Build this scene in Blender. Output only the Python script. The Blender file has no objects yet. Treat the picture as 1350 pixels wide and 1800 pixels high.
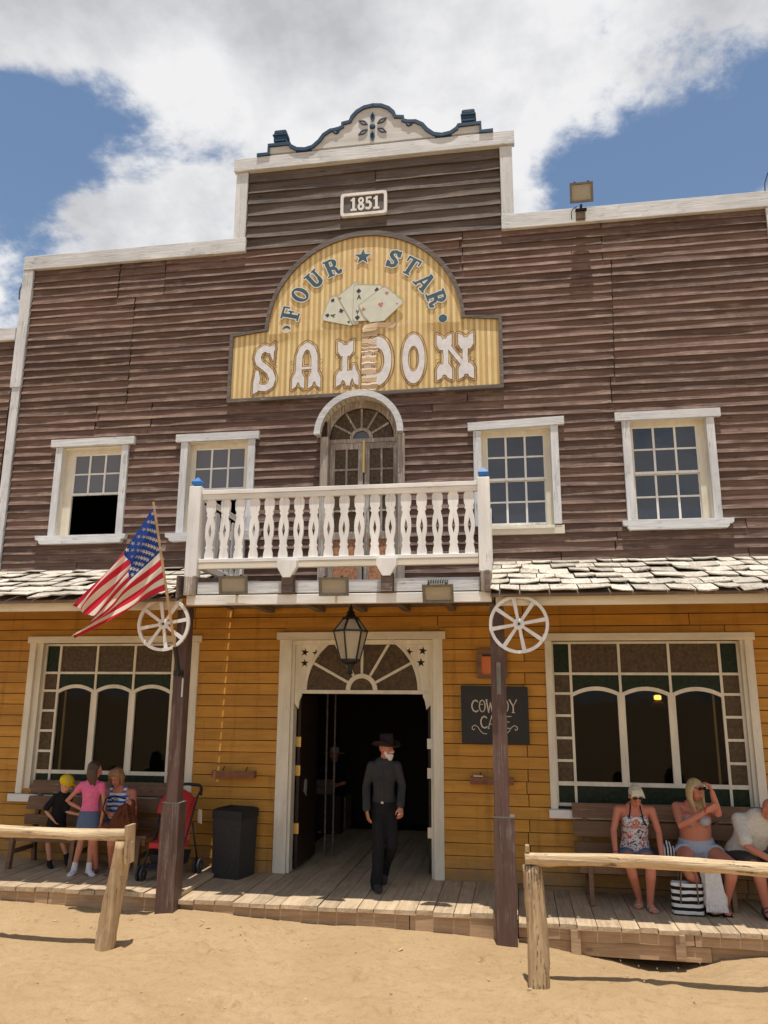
import bpy, bmesh, math, random
import numpy as np
from mathutils import Vector, Matrix
random.seed(7)
R = math.radians
scene = bpy.context.scene
COL = scene.collection

# ------------------------------------------------------------------ camera
cam_d = bpy.data.cameras.new('camera'); cam = bpy.data.objects.new('camera', cam_d); COL.objects.link(cam)
_r = Vector((.98678, .16196, .00613)); _f = Vector((-.1577, .96153, .2249)).normalized()
_r = (_r - _f * _r.dot(_f)).normalized(); _u = _r.cross(_f)
cam.matrix_world = Matrix.Translation((0, -10.6, 2.245)) @ Matrix((_r, _u, -_f)).transposed().to_4x4()
cam_d.sensor_fit = 'VERTICAL'; cam_d.sensor_height = 36; cam_d.sensor_width = 27
cam_d.lens = 36 * 1389.35 / 1800
cam_d.clip_end = 2000
scene.camera = cam
scene.render.resolution_x, scene.render.resolution_y = 768, 1024

# ------------------------------------------------------------------ sky and sun
SUN_EL, SUN_AZ = 79.0, 170.0            # azimuth measured from +Y towards +X : the sun stands over the street in front
world = bpy.data.worlds.new('World'); scene.world = world; world.use_nodes = True
nt = world.node_tree; nt.nodes.clear()
def N(t, typ, **kw):
    n = t.nodes.new(typ)
    for k, v in kw.items(): setattr(n, k, v)
    return n
out = N(nt, 'ShaderNodeOutputWorld'); bg = N(nt, 'ShaderNodeBackground'); bg.inputs['Strength'].default_value = .10
sky = N(nt, 'ShaderNodeTexSky', sky_type='NISHITA', sun_disc=False, sun_elevation=R(SUN_EL), sun_rotation=R(SUN_AZ), air_density=1.25, dust_density=.6, ozone_density=1.6)
geo = N(nt, 'ShaderNodeTexCoord')
def vmath(t, op, a, b=None):
    n = N(t, 'ShaderNodeVectorMath', operation=op); t.links.new(a, n.inputs[0])
    if b is not None:
        if hasattr(b, 'node'): t.links.new(b, n.inputs[1])
        else: n.inputs[1].default_value = b
    return n.outputs['Value'] if op in ('DOT_PRODUCT', 'DISTANCE', 'LENGTH') else n.outputs[0]
def fmath(t, op, a, b=None, c=None, clamp=False):
    n = N(t, 'ShaderNodeMath', operation=op, use_clamp=clamp)
    for i, x in enumerate((a, b, c)):
        if x is None: continue
        if hasattr(x, 'node'): t.links.new(x, n.inputs[i])
        else: n.inputs[i].default_value = x
    return n.outputs[0]
dirn = vmath(nt, 'NORMALIZE', geo.outputs['Generated'])
sep = N(nt, 'ShaderNodeSeparateXYZ'); nt.links.new(dirn, sep.inputs[0])
den = fmath(nt, 'ADD', fmath(nt, 'MAXIMUM', sep.outputs[2], 0.), .35)
cmb = N(nt, 'ShaderNodeCombineXYZ')
nt.links.new(fmath(nt, 'DIVIDE', sep.outputs[0], den), cmb.inputs[0]); nt.links.new(fmath(nt, 'DIVIDE', sep.outputs[1], den), cmb.inputs[1])
def noise(t, vec, scale, detail, rough, dist=0., off=None):
    n = N(t, 'ShaderNodeTexNoise'); n.inputs['Scale'].default_value = scale; n.inputs['Detail'].default_value = detail
    n.inputs['Roughness'].default_value = rough; n.inputs['Distortion'].default_value = dist
    if off: vec = vmath(t, 'ADD', vec, off)
    t.links.new(vec, n.inputs['Vector']); return n.outputs['Fac']
n1 = noise(nt, cmb.outputs[0], 4.6, 12, .64, .12, (3.1, 1.7, 0))
dens = fmath(nt, 'ADD', n1, .125)
# the clear gaps between the clouds, by direction (unit vector, size, depth)
for d, s, k in (((-.475, .655, .588), .06, .34), ((-.425, .668, .61), .05, .14), ((-.515, .69, .51), .05, .22), ((.20, .81, .55), .085, .42), ((.09, .825, .558), .055, .24), ((.30, .735, .605), .06, .25), ((-.47, .60, .645), .06, -.2), ((-.04, .75, .66), .10, -.22), ((-.27, .70, .66), .12, -.12), ((-.505, .625, .595), .045, .3),
                ((.35, -.5, .79), .35, .5), ((-.7, -.5, .5), .4, .4), ((.75, .3, .58), .3, .35)):
    v = Vector(d).normalized()
    dd = vmath(nt, 'DISTANCE', dirn, tuple(v))
    g = fmath(nt, 'POWER', 2.718, fmath(nt, 'MULTIPLY', fmath(nt, 'MULTIPLY', dd, dd), -1 / (s * s)))
    dens = fmath(nt, 'MULTIPLY_ADD', g, -k, dens)
mr = N(nt, 'ShaderNodeMapRange', interpolation_type='SMOOTHERSTEP'); nt.links.new(dens, mr.inputs[0])
mr.inputs[1].default_value = .43; mr.inputs[2].default_value = .63
n2 = noise(nt, cmb.outputs[0], 3.4, 9, .58, 0., (8.3, 2.2, 1))
cr = N(nt, 'ShaderNodeValToRGB'); nt.links.new(n2, cr.inputs[0])
cr.color_ramp.elements[0].position = .36; cr.color_ramp.elements[0].color = (5.2, 5.3, 5.6, 1)
cr.color_ramp.elements[1].position = .56; cr.color_ramp.elements[1].color = (8.8, 8.8, 8.9, 1)
mix = N(nt, 'ShaderNodeMix', data_type='RGBA'); nt.links.new(mr.outputs[0], mix.inputs[0])
skm = N(nt, 'ShaderNodeMix', data_type='RGBA', blend_type='MULTIPLY'); skm.inputs[0].default_value = 1
nt.links.new(sky.outputs[0], skm.inputs[6]); skm.inputs[7].default_value = (1.15, 1.15, 1.15, 1)
nt.links.new(skm.outputs[2], mix.inputs[6]); nt.links.new(cr.outputs[0], mix.inputs[7])
nt.links.new(mix.outputs[2], bg.inputs[0]); nt.links.new(bg.outputs[0], out.inputs[0])
sd = bpy.data.lights.new('sun', 'SUN'); sd.energy = 5.0; sd.angle = R(.53); sd.color = (1, .955, .89)
sun = bpy.data.objects.new('sun', sd); COL.objects.link(sun)
_s = Vector((math.sin(R(SUN_AZ)) * math.cos(R(SUN_EL)), math.cos(R(SUN_AZ)) * math.cos(R(SUN_EL)), math.sin(R(SUN_EL))))
sun.rotation_euler = _s.to_track_quat('Z', 'Y').to_euler()
scene.view_settings.view_transform = 'Standard'; scene.view_settings.look = 'None'
scene.view_settings.exposure = 0; scene.view_settings.gamma = 1
scene.view_settings.use_curve_mapping = False
scene.cycles.max_bounces = 6; scene.cycles.diffuse_bounces = 4; scene.cycles.transparent_max_bounces = 12
scene.cycles.use_denoising = True

# ------------------------------------------------------------------ materials
MATS = {}
def newmat(name):
    m = bpy.data.materials.new(name); m.use_nodes = True; t = m.node_tree
    MATS[name] = m
    return m, t, t.nodes['Principled BSDF']
def ramp(t, fac, stops):
    n = N(t, 'ShaderNodeValToRGB'); t.links.new(fac, n.inputs[0]); e = n.color_ramp.elements
    while len(e) < len(stops): e.new(.5)
    for i, (p, c) in enumerate(stops): e[i].position = p; e[i].color = tuple(c) + (1,) if len(c) == 3 else c
    return n.outputs[0]
def mixc(t, f, a, b, blend='MIX'):
    n = N(t, 'ShaderNodeMix', data_type='RGBA', blend_type=blend)
    for i, x in ((0, f), (6, a), (7, b)):
        if hasattr(x, 'node'): t.links.new(x, n.inputs[i])
        elif i == 0: n.inputs[0].default_value = x
        else: n.inputs[i].default_value = tuple(x) + (1,)
    return n.outputs[2]
def bump(t, bsdf, h, strength, dist):
    b = N(t, 'ShaderNodeBump'); b.inputs['Strength'].default_value = strength; b.inputs['Distance'].default_value = dist
    t.links.new(h, b.inputs['Height']); t.links.new(b.outputs[0], bsdf.inputs['Normal']); return b
def mapped(t, vec, sc):
    n = N(t, 'ShaderNodeMapping'); t.links.new(vec, n.inputs[0]); n.inputs['Scale'].default_value = sc; return n.outputs[0]
def wood(name, c0, c1, axis='x', worn=None, wa=.5, rough=.75, var=.35, knots=True, bst=.5, grain=1., edge=.08, spec=.3, bd=.006, lip=0., dirt=False):
    """grained, weathered timber. axis = grain direction. worn = colour where the coat has gone (with lip, also a painted sunlit strip), wa = how much (0..1)."""
    m, t, b = newmat(name)
    pos = N(t, 'ShaderNodeNewGeometry').outputs['Position']
    oi = N(t, 'ShaderNodeObjectInfo').outputs['Random']
    off = N(t, 'ShaderNodeCombineXYZ'); t.links.new(fmath(t, 'MULTIPLY', oi, 37.), off.inputs[0]); t.links.new(fmath(t, 'MULTIPLY', oi, 11.), off.inputs[2])
    p = vmath(t, 'ADD', pos, off.outputs[0])
    lo, hi = 1.2, 26.
    sc = {'x': (lo, hi, hi), 'y': (hi, lo, hi), 'z': (hi, hi, lo)}[axis]
    g = noise(t, mapped(t, p, sc), grain, 6, .65, .6)
    g2 = noise(t, mapped(t, p, tuple(s * 2.6 for s in sc)), grain, 3, .6)
    big = noise(t, mapped(t, p, tuple(1.6 if s == lo else 4.5 for s in sc)), 1, 4, .6)
    col = mixc(t, ramp(t, g, ((.3, (0, 0, 0)), (.7, (1, 1, 1)))), c0, c1)
    v = fmath(t, 'MULTIPLY_ADD', oi, var, 1 - var / 2)
    v2 = fmath(t, 'MULTIPLY_ADD', big, .7, .65)
    vc = N(t, 'ShaderNodeCombineColor')
    vv = fmath(t, 'MULTIPLY', v, v2)
    for i in range(3): t.links.new(vv, vc.inputs[i])
    col = mixc(t, 1., col, vc.outputs[0], 'MULTIPLY')
    h = g
    if knots:
        vo = N(t, 'ShaderNodeTexVoronoi', feature='F1'); t.links.new(mapped(t, p, tuple(2.1 if s == lo else 5. for s in sc)), vo.inputs['Vector'])
        vo.inputs['Scale'].default_value = 1.
        kf = ramp(t, vo.outputs['Distance'], ((.06, (1, 1, 1)), (.12, (0, 0, 0))))
        col = mixc(t, fmath(t, 'MULTIPLY', kf, .55), col, tuple(x * .45 for x in c0))
    if worn is not None:
        w = fmath(t, 'ADD', fmath(t, 'MULTIPLY', g2, .55), fmath(t, 'MULTIPLY', noise(t, p, 2.6, 7, .72), .55))
        if lip: w = fmath(t, 'MULTIPLY_ADD', N(t, 'ShaderNodeAttribute', attribute_name='lip').outputs['Fac'], lip, w)   # shifts the wear: sunlit lower strip and shaded top painted into the colour
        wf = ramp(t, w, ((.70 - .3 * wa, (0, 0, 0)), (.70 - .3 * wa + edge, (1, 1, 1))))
        col = mixc(t, wf, col, worn)
        h = fmath(t, 'SUBTRACT', g, fmath(t, 'MULTIPLY', wf, .4))
    if dirt:                                              # dust and splashes that gather on the lowest boards
        sz_ = N(t, 'ShaderNodeSeparateXYZ'); t.links.new(pos, sz_.inputs[0]); df = fmath(t, 'MULTIPLY_ADD', noise(t, pos, 5, 6, .7), .9, fmath(t, 'MULTIPLY', sz_.outputs[2], -1.1))
        col = mixc(t, ramp(t, df, ((.05, (0, 0, 0)), (.5, (.75, .75, .75)))), col, (.22, .15, .085))
        st = noise(t, mapped(t, pos, (7, 7, .7)), 1, 5, .6); col = mixc(t, ramp(t, st, ((.54, (0, 0, 0)), (.74, (.55, .55, .55)))), col, tuple(x * .55 for x in c0))
    t.links.new(col, b.inputs['Base Color']); b.inputs['Roughness'].default_value = rough; b.inputs['Specular IOR Level'].default_value = spec
    bump(t, b, fmath(t, 'ADD', h, fmath(t, 'MULTIPLY', g2, .5)), bst, bd)
    return m
def plain(name, c, rough=.6, metal=0., bsc=0., bst=.2, var=0., vscale=6., spec=.5):
    m, t, b = newmat(name); b.inputs['Roughness'].default_value = rough; b.inputs['Metallic'].default_value = metal
    b.inputs['Specular IOR Level'].default_value = spec
    pos = N(t, 'ShaderNodeNewGeometry').outputs['Position']
    if var:
        f = noise(t, pos, vscale, 5, .6)
        col = mixc(t, ramp(t, f, ((.3, (0, 0, 0)), (.7, (1, 1, 1)))), tuple(x * (1 - var) for x in c), tuple(min(1, x * (1 + var)) for x in c))
        t.links.new(col, b.inputs['Base Color'])
    else: b.inputs['Base Color'].default_value = tuple(c) + (1,)
    if bsc: bump(t, b, noise(t, pos, bsc, 4, .6), bst, .005)
    return m

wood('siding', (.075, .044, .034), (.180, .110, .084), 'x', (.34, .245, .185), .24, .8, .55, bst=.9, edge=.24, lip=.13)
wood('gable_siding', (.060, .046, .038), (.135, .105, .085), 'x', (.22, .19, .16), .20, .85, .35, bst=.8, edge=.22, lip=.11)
wood('white_trim_x', (.50, .505, .50), (.68, .685, .68), 'x', (.33, .32, .30), .27, .6, .10, knots=False, bst=.9, grain=1.5, edge=.06)
wood('white_trim_z', (.50, .505, .50), (.68, .685, .68), 'z', (.33, .32, .30), .27, .6, .10, knots=False, bst=.9, grain=1.5, edge=.06)
wood('white_paint', (.68, .66, .62), (.78, .76, .72), 'z', (.40, .37, .33), .16, .55, .06, knots=False, bst=.25)
wood('white_paint_x', (.68, .66, .62), (.78, .76, .72), 'x', (.40, .37, .33), .16, .55, .06, knots=False, bst=.25)
wood('cream_paint', (.66, .60, .48), (.74, .69, .57), 'z', (.45, .38, .28), .1, .55, .06, knots=False, bst=.2)
wood('cream_paint_x', (.66, .59, .46), (.74, .68, .55), 'x', (.42, .33, .22), .14, .55, .06, knots=False, bst=.2)
wood('yellow_board', (.44, .200, .028), (.54, .268, .043), 'x', (.32, .14, .03), .26, .62, .20, knots=False, bst=.25, edge=.2, dirt=True)
wood('post_paint', (.080, .044, .035), (.125, .072, .057), 'z', (.24, .20, .17), .42, .55, .1, knots=False, bst=.5, edge=.25)
wood('dark_timber', (.10, .072, .058), (.19, .145, .12), 'x', (.30, .25, .21), .3, .8, .3, bst=.6)
wood('grey_timber', (.24, .19, .15), (.36, .30, .25), 'z', (.52, .48, .42), .45, .8, .2, knots=False, bst=.6)
wood('shingle_wood', (.38, .33, .26), (.64, .58, .48), 'y', (.26, .22, .17), .30, .85, .45, knots=False, bst=1., bd=.012)
wood('deck_wood', (.35, .25, .155), (.53, .405, .262), 'y', (.60, .455, .285), .55, .85, .22, knots=False, bst=.6, edge=.2)
wood('skirt_wood', (.33, .21, .12), (.47, .32, .19), 'x', (.52, .40, .26), .4, .85, .2, bst=.6, edge=.2)
wood('bench_wood', (.13, .07, .037), (.21, .12, .065), 'x', (.33, .2, .12), .22, .6, .2, bst=.4)
wood('log_wood', (.40, .27, .14), (.74, .57, .36), 'x', (.16, .10, .055), .22, .8, .1, bst=1., grain=.8, edge=.04, bd=.022)
wood('log_wood_z', (.31, .195, .10), (.58, .42, .24), 'z', (.16, .11, .07), .24, .8, .1, bst=1., grain=.8, edge=.05, bd=.022)
wood('dark_door', (.020, .011, .008), (.035, .02, .014), 'z', (.09, .06, .05), .2, .4, .1, knots=False, bst=.3)
wood('sign_frame', (.10, .082, .07), (.19, .16, .14), 'x', (.30, .27, .24), .3, .8, .2, knots=False, bst=.6)
wood('ornament_blue', (.012, .035, .075), (.02, .06, .12), 'x', (.07, .06, .055), .2, .5, .1, knots=False, bst=.2)
wood('ornament_white', (.50, .49, .455), (.58, .57, .54), 'x', (.36, .34, .31), .2, .6, .05, knots=False, bst=.2)
plain('cap_blue', (.03, .17, .46), .35, var=.25)
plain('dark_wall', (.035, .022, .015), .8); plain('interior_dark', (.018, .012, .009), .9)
plain('black_metal', (.015, .015, .016), .45, .3); plain('lamp_grey', (.16, .15, .12), .55, .3, var=.25, vscale=20)
plain('brass', (.62, .42, .14), .35, .9); plain('steel', (.5, .5, .5), .35, .9)
plain('black_plastic', (.018, .018, .02), .45); plain('rubber', (.05, .05, .05), .8)
m, t, b = newmat('reflector'); b.inputs['Base Color'].default_value = (.72, .66, .46, 1); b.inputs['Roughness'].default_value = .3; b.inputs['Specular IOR Level'].default_value = .6
def glass(name, col, tint, rough=.06, wav=0., trans=.5, sp=.5):
    m, t, b = newmat(name)
    b.inputs['Base Color'].default_value = tuple(col) + (1,); b.inputs['Roughness'].default_value = rough; b.inputs['Specular IOR Level'].default_value = sp
    pos = N(t, 'ShaderNodeNewGeometry').outputs['Position']
    if wav:
        bump(t, b, noise(t, pos, wav, 2, .5), .5, .02)
        t.links.new(mixc(t, ramp(t, noise(t, pos, 22, 3, .6), ((.35, (0, 0, 0)), (.65, (1, 1, 1)))), tuple(x * .6 for x in col), tuple(x * 1.4 for x in col)), b.inputs['Base Color'])
    else: bump(t, b, noise(t, pos, 2.5, 2, .5), .15, .02)
    if trans:
        tr = N(t, 'ShaderNodeBsdfTransparent'); tr.inputs[0].default_value = tuple(tint) + (1,)
        mx = N(t, 'ShaderNodeMixShader'); mx.inputs[0].default_value = trans
        t.links.new(b.outputs[0], mx.inputs[1]); t.links.new(tr.outputs[0], mx.inputs[2])
        t.links.new(mx.outputs[0], t.nodes['Material Output'].inputs[0])
    return m
glass('pane_dark', (.030, .038, .056), (.5, .5, .5), .06, trans=.12, sp=.9)
glass('pane_curtain', (.13, .13, .145), (.5, .5, .5), .12, trans=0)
glass('pane_clear', (.004, .004, .004), (.85, .8, .7), .03, trans=.75)
glass('pane_brown', (.078, .048, .020), (.5, .3, .1), .3, 60, trans=0, sp=.3)
glass('pane_green', (.012, .022, .009), (.2, .4, .2), .3, 60, trans=0, sp=.2)
glass('pane_lamp', (.62, .57, .46), (.95, .9, .8), .3, trans=.6)
# sand
m, t, b = newmat('sand'); pos = N(t, 'ShaderNodeNewGeometry').outputs['Position']
f1 = noise(t, pos, 1.1, 6, .6); f2 = noise(t, pos, 14, 6, .7); f3 = noise(t, pos, 160, 3, .7)
c = mixc(t, ramp(t, f1, ((.35, (0, 0, 0)), (.65, (1, 1, 1)))), (.43, .292, .150), (.49, .342, .188))
c = mixc(t, ramp(t, f2, ((.30, (1, 1, 1)), (.48, (0, 0, 0)))), c, (.38, .25, .13))
f4 = noise(t, pos, 5.5, 7, .72, .4, (4., 1., 0))
c = mixc(t, ramp(t, f4, ((.33, (.8, .8, .8)), (.42, (0, 0, 0)))), c, (.31, .20, .105)); c = mixc(t, ramp(t, f4, ((.60, (0, 0, 0)), (.72, (.6, .6, .6)))), c, (.54, .39, .225))
c = mixc(t, ramp(t, f3, ((.35, (1, 1, 1)), (.5, (0, 0, 0)))), c, (.36, .24, .125))
vo = N(t, 'ShaderNodeTexVoronoi'); t.links.new(pos, vo.inputs['Vector']); vo.inputs['Scale'].default_value = 5
c = mixc(t, ramp(t, vo.outputs['Distance'], ((.035, (1, 1, 1)), (.05, (0, 0, 0)))), c, (.2, .13, .08))
t.links.new(c, b.inputs['Base Color']); b.inputs['Roughness'].default_value = .95; b.inputs['Specular IOR Level'].default_value = .1
bump(t, b, fmath(t, 'ADD', fmath(t, 'MULTIPLY', f2, 1.), fmath(t, 'MULTIPLY', f3, .25)), .9, .03)

# ------------------------------------------------------------------ building blocks
WL = {}                                                   # world position of every object made here
def link(o, parent=None, loc=(0, 0, 0)):
    COL.objects.link(o); loc = Vector(loc); WL[o] = loc
    if parent is not None: o.parent = parent; o.location = loc - WL[parent]
    else: o.location = loc
    return o
def tag(o, label=None, cat=None, group=None, kind=None):
    if label: o['label'] = label
    if cat: o['category'] = cat
    if group: o['group'] = group
    if kind: o['kind'] = kind
    return o
def empty(name, loc, label=None, cat=None, group=None, kind=None, parent=None):
    o = bpy.data.objects.new(name, None); o.empty_display_size = .2
    return tag(link(o, parent, loc), label, cat, group, kind)
class MB:
    """collects faces in world coordinates"""
    def __init__(s): s.v = []; s.f = []; s.m = []; s.cm = 0; s.sm = []; s.smooth = False
    def add(s, vs, fs):
        k = len(s.v); s.v += [tuple(v) for v in vs]
        for f in fs: s.f.append(tuple(i + k for i in f)); s.m.append(s.cm); s.sm.append(s.smooth)
        return s
    def hexa(s, p):                                       # 8 corners: bottom 0-3 (ccw), top 4-7
        return s.add(p, [(3, 2, 1, 0), (4, 5, 6, 7), (0, 1, 5, 4), (1, 2, 6, 5), (2, 3, 7, 6), (3, 0, 4, 7)])
    def box(s, x0, x1, y0, y1, z0, z1, bev=0.):
        if not bev: return s.hexa([(x0, y0, z0), (x1, y0, z0), (x1, y1, z0), (x0, y1, z0), (x0, y0, z1), (x1, y0, z1), (x1, y1, z1), (x0, y1, z1)])
        b = min(bev, abs(x1 - x0) * .3, abs(y1 - y0) * .3, abs(z1 - z0) * .3); vs = []; cs = {}
        for ix in (0, 1):
            for iy in (0, 1):
                for iz in (0, 1):
                    X, Y, Z = (x0, x1)[ix], (y0, y1)[iy], (z0, z1)[iz]; dx, dy, dz = (b if not ix else -b), (b if not iy else -b), (b if not iz else -b)
                    cs[ix, iy, iz] = len(vs); vs += [(X, Y + dy, Z + dz), (X + dx, Y, Z + dz), (X + dx, Y + dy, Z)]
        fs = []
        q = lambda *a: fs.append(a)
        for i in (0, 1):
            o = 1 if i else -1
            def Q(a): q(*(a if o > 0 else a[::-1]))
            Q([cs[i, 0, 0], cs[i, 1, 0], cs[i, 1, 1], cs[i, 0, 1]])
            Q([cs[0, i, 0] + 1, cs[0, i, 1] + 1, cs[1, i, 1] + 1, cs[1, i, 0] + 1])
            Q([cs[0, 0, i] + 2, cs[1, 0, i] + 2, cs[1, 1, i] + 2, cs[0, 1, i] + 2])
        for i in (0, 1):
            for j in (0, 1):
                q(cs[i, j, 0], cs[i, j, 1], cs[i, j, 1] + 1, cs[i, j, 0] + 1)
                q(cs[i, 0, j], cs[i, 1, j], cs[i, 1, j] + 2, cs[i, 0, j] + 2)
                q(cs[0, i, j] + 1, cs[1, i, j] + 1, cs[1, i, j] + 2, cs[0, i, j] + 2)
        for k in cs.values(): q(k, k + 1, k + 2)
        return s.add(vs, fs)
    def bar(s, a, b, w, h, up=(0, 0, 1), bev=0):                 # square bar from a to b
        a, b = Vector(a), Vector(b); d = (b - a).normalized(); sd = d.cross(Vector(up))
        if sd.length < 1e-4: sd = d.cross(Vector((0, 1, 0)))
        sd.normalize(); u = sd.cross(d)
        return s.hexa([a - sd * w / 2 - u * h / 2, a + sd * w / 2 - u * h / 2, b + sd * w / 2 - u * h / 2, b - sd * w / 2 - u * h / 2,
                       a - sd * w / 2 + u * h / 2, a + sd * w / 2 + u * h / 2, b + sd * w / 2 + u * h / 2, b - sd * w / 2 + u * h / 2])
    def tube(s, pts, rad, n=10, side=None, cap=True, round_=False):
        pts = [Vector(p) for p in pts]
        if not hasattr(rad, '__len__'): rad = [rad] * len(pts)
        rad = [(r, r) if not hasattr(r, '__len__') else r for r in rad]
        if round_:                                        # hemispherical ends
            a0 = (pts[0] - pts[1]).normalized(); a1 = (pts[-1] - pts[-2]).normalized(); r0, r1 = rad[0], rad[-1]; m0, m1 = min(r0), min(r1)
            P, Q = [], []
            for k in (.08, .5, .85): c = math.sqrt(1 - k * k); P.append((pts[0] + a0 * m0 * c, (r0[0] * k, r0[1] * k)))
            for k in (.85, .5, .08): c = math.sqrt(1 - k * k); Q.append((pts[-1] + a1 * m1 * c, (r1[0] * k, r1[1] * k)))
            pts = [p for p, _ in P] + pts + [p for p, _ in Q]; rad = [r for _, r in P] + rad + [r for _, r in Q]
        vs = []; prev = None
        for i, p in enumerate(pts):
            d = (pts[min(i + 1, len(pts) - 1)] - pts[max(i - 1, 0)]).normalized()
            if side is not None: sd = Vector(side)
            elif prev is not None: sd = prev
            else: sd = Vector((1, 0, 0)) if abs(d.x) < .8 else Vector((0, 0, 1))
            sd = (sd - d * sd.dot(d)).normalized(); prev = sd; o = d.cross(sd)
            for k in range(n):
                a = 2 * math.pi * k / n; vs.append(p + sd * math.cos(a) * rad[i][0] + o * math.sin(a) * rad[i][1])
        fs = [(i * n + k, i * n + (k + 1) % n, (i + 1) * n + (k + 1) % n, (i + 1) * n + k) for i in range(len(pts) - 1) for k in range(n)]
        if cap: fs += [tuple(range(n - 1, -1, -1)), tuple(range((len(pts) - 1) * n, len(pts) * n))]
        return s.add(vs, fs)
    def ell(s, c, r, fwd=(0, -1, 0), n=14, up=(0, 0, 1)):
        """ellipsoid radii r=(side, forward, up) with forward axis fwd"""
        c = Vector(c); f = Vector(fwd).normalized(); sd = f.cross(Vector(up)).normalized(); u = sd.cross(f); vs = []; m = n // 2
        for i in range(1, m):
            th = math.pi * i / m
            for k in range(n):
                a = 2 * math.pi * k / n; vs.append(c + sd * r[0] * math.sin(th) * math.cos(a) + f * r[1] * math.sin(th) * math.sin(a) + u * r[2] * math.cos(th))
        vs += [c + u * r[2], c - u * r[2]]; a, b = len(vs) - 2, len(vs) - 1
        fs = [(i * n + k, (i + 1) * n + k, (i + 1) * n + (k + 1) % n, i * n + (k + 1) % n) for i in range(m - 2) for k in range(n)]
        fs += [(a, k, (k + 1) % n) for k in range(n)] + [((m - 2) * n + k, b, (m - 2) * n + (k + 1) % n) for k in range(n)]
        return s.add(vs, fs)
    def lathe(s, c, prof, n=20, ax=(0, 0, 1), cap=False):
        c = Vector(c); ax = Vector(ax).normalized(); e = Vector((1, 0, 0)) if abs(ax.x) < .8 else Vector((0, 1, 0)); e = (e - ax * e.dot(ax)).normalized(); o = ax.cross(e)
        vs = [c + ax * h + (e * math.cos(2 * math.pi * k / n) + o * math.sin(2 * math.pi * k / n)) * r for r, h in prof for k in range(n)]
        fs = [(i * n + k, i * n + (k + 1) % n, (i + 1) * n + (k + 1) % n, (i + 1) * n + k) for i in range(len(prof) - 1) for k in range(n)]
        if cap: fs += [tuple(range(n - 1, -1, -1)), tuple(range((len(prof) - 1) * n, len(prof) * n))]
        return s.add(vs, fs)
    def prism(s, poly, y0, y1):                           # (x,z) outline, extruded in y
        n = len(poly); vs = [(x, y0, z) for x, z in poly] + [(x, y1, z) for x, z in poly]
        ar = sum(poly[i][0] * poly[(i + 1) % n][1] - poly[(i + 1) % n][0] * poly[i][1] for i in range(n))
        fs = [tuple(range(n)), tuple(range(2 * n - 1, n - 1, -1))] + [(i, i + n, (i + 1) % n + n, (i + 1) % n) for i in range(n)]
        if ar < 0: fs = [f[::-1] for f in fs]
        return s.add(vs, fs)
    def ring(s, out_, inn, y0, y1, closed=True):            # band between two outlines of equal length
        n = len(out_); vs = [(x, y0, z) for x, z in out_] + [(x, y0, z) for x, z in inn] + [(x, y1, z) for x, z in out_] + [(x, y1, z) for x, z in inn]; fs = []
        for i in range(n if closed else n - 1):
            j = (i + 1) % n; fs += [(i, j, n + j, n + i), (2 * n + i, 3 * n + i, 3 * n + j, 2 * n + j), (i, 2 * n + i, 2 * n + j, j), (n + i, n + j, 3 * n + j, 3 * n + i)]
        if not closed: fs += [(0, n, 3 * n, 2 * n), (n - 1, 3 * n - 1, 4 * n - 1, 2 * n - 1)]
        return s.add(vs, fs)
    def mesh(s, name, origin):
        me = bpy.data.meshes.new(name); o = Vector(origin)
        me.from_pydata([(v[0] - o.x, v[1] - o.y, v[2] - o.z) for v in s.v], [], s.f)
        if any(s.m): me.polygons.foreach_set('material_index', s.m)
        if any(s.sm): me.polygons.foreach_set('use_smooth', s.sm)
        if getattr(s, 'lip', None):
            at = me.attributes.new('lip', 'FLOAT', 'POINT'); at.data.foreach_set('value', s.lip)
        bm = bmesh.new(); bm.from_mesh(me); bmesh.ops.recalc_face_normals(bm, faces=bm.faces); bm.to_mesh(me); bm.free()
        return me
    def build(s, name, mat, parent=None, origin=None, label=None, cat=None, group=None, kind=None):
        if origin is None:
            a = np.array(s.v); mn, mx = a.min(0), a.max(0); origin = ((mn[0] + mx[0]) / 2, (mn[1] + mx[1]) / 2, mn[2])
        me = s.mesh(name, origin)
        for mm in (mat if isinstance(mat, (list, tuple)) else [mat]): me.materials.append(MATS[mm] if isinstance(mm, str) else mm)
        return tag(link(bpy.data.objects.new(name, me), parent, origin), label, cat, group, kind)
def copy_at(o, loc, parent=None, **kw):
    c = o.copy(); COL.objects.link(c); loc = Vector(loc); WL[c] = loc
    c.parent = parent; c.location = loc - (WL[parent] if parent else Vector((0, 0, 0)))
    for k in ('label', 'category', 'group', 'kind'):
        if k in kw: c[k] = kw[k]
    return c
def copy_thing(root, loc, **kw):
    c = copy_at(root, loc, None, **kw); kids = [o for o in list(WL) if o.parent == root]
    for ch in kids:
        d = ch.copy(); COL.objects.link(d); d.parent = c; WL[d] = WL[c] + ch.location
        for g in [o for o in list(WL) if o.parent == ch]:
            e = g.copy(); COL.objects.link(e); e.parent = d; WL[e] = WL[d] + g.location
    return c
def arc(cx, cz, r, a0, a1, n, rz=None):
    return [(cx + r * math.cos(R(a0 + (a1 - a0) * i / n)), cz + (rz or r) * math.sin(R(a0 + (a1 - a0) * i / n))) for i in range(n + 1)]
def U(a, b): return random.uniform(a, b)
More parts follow.
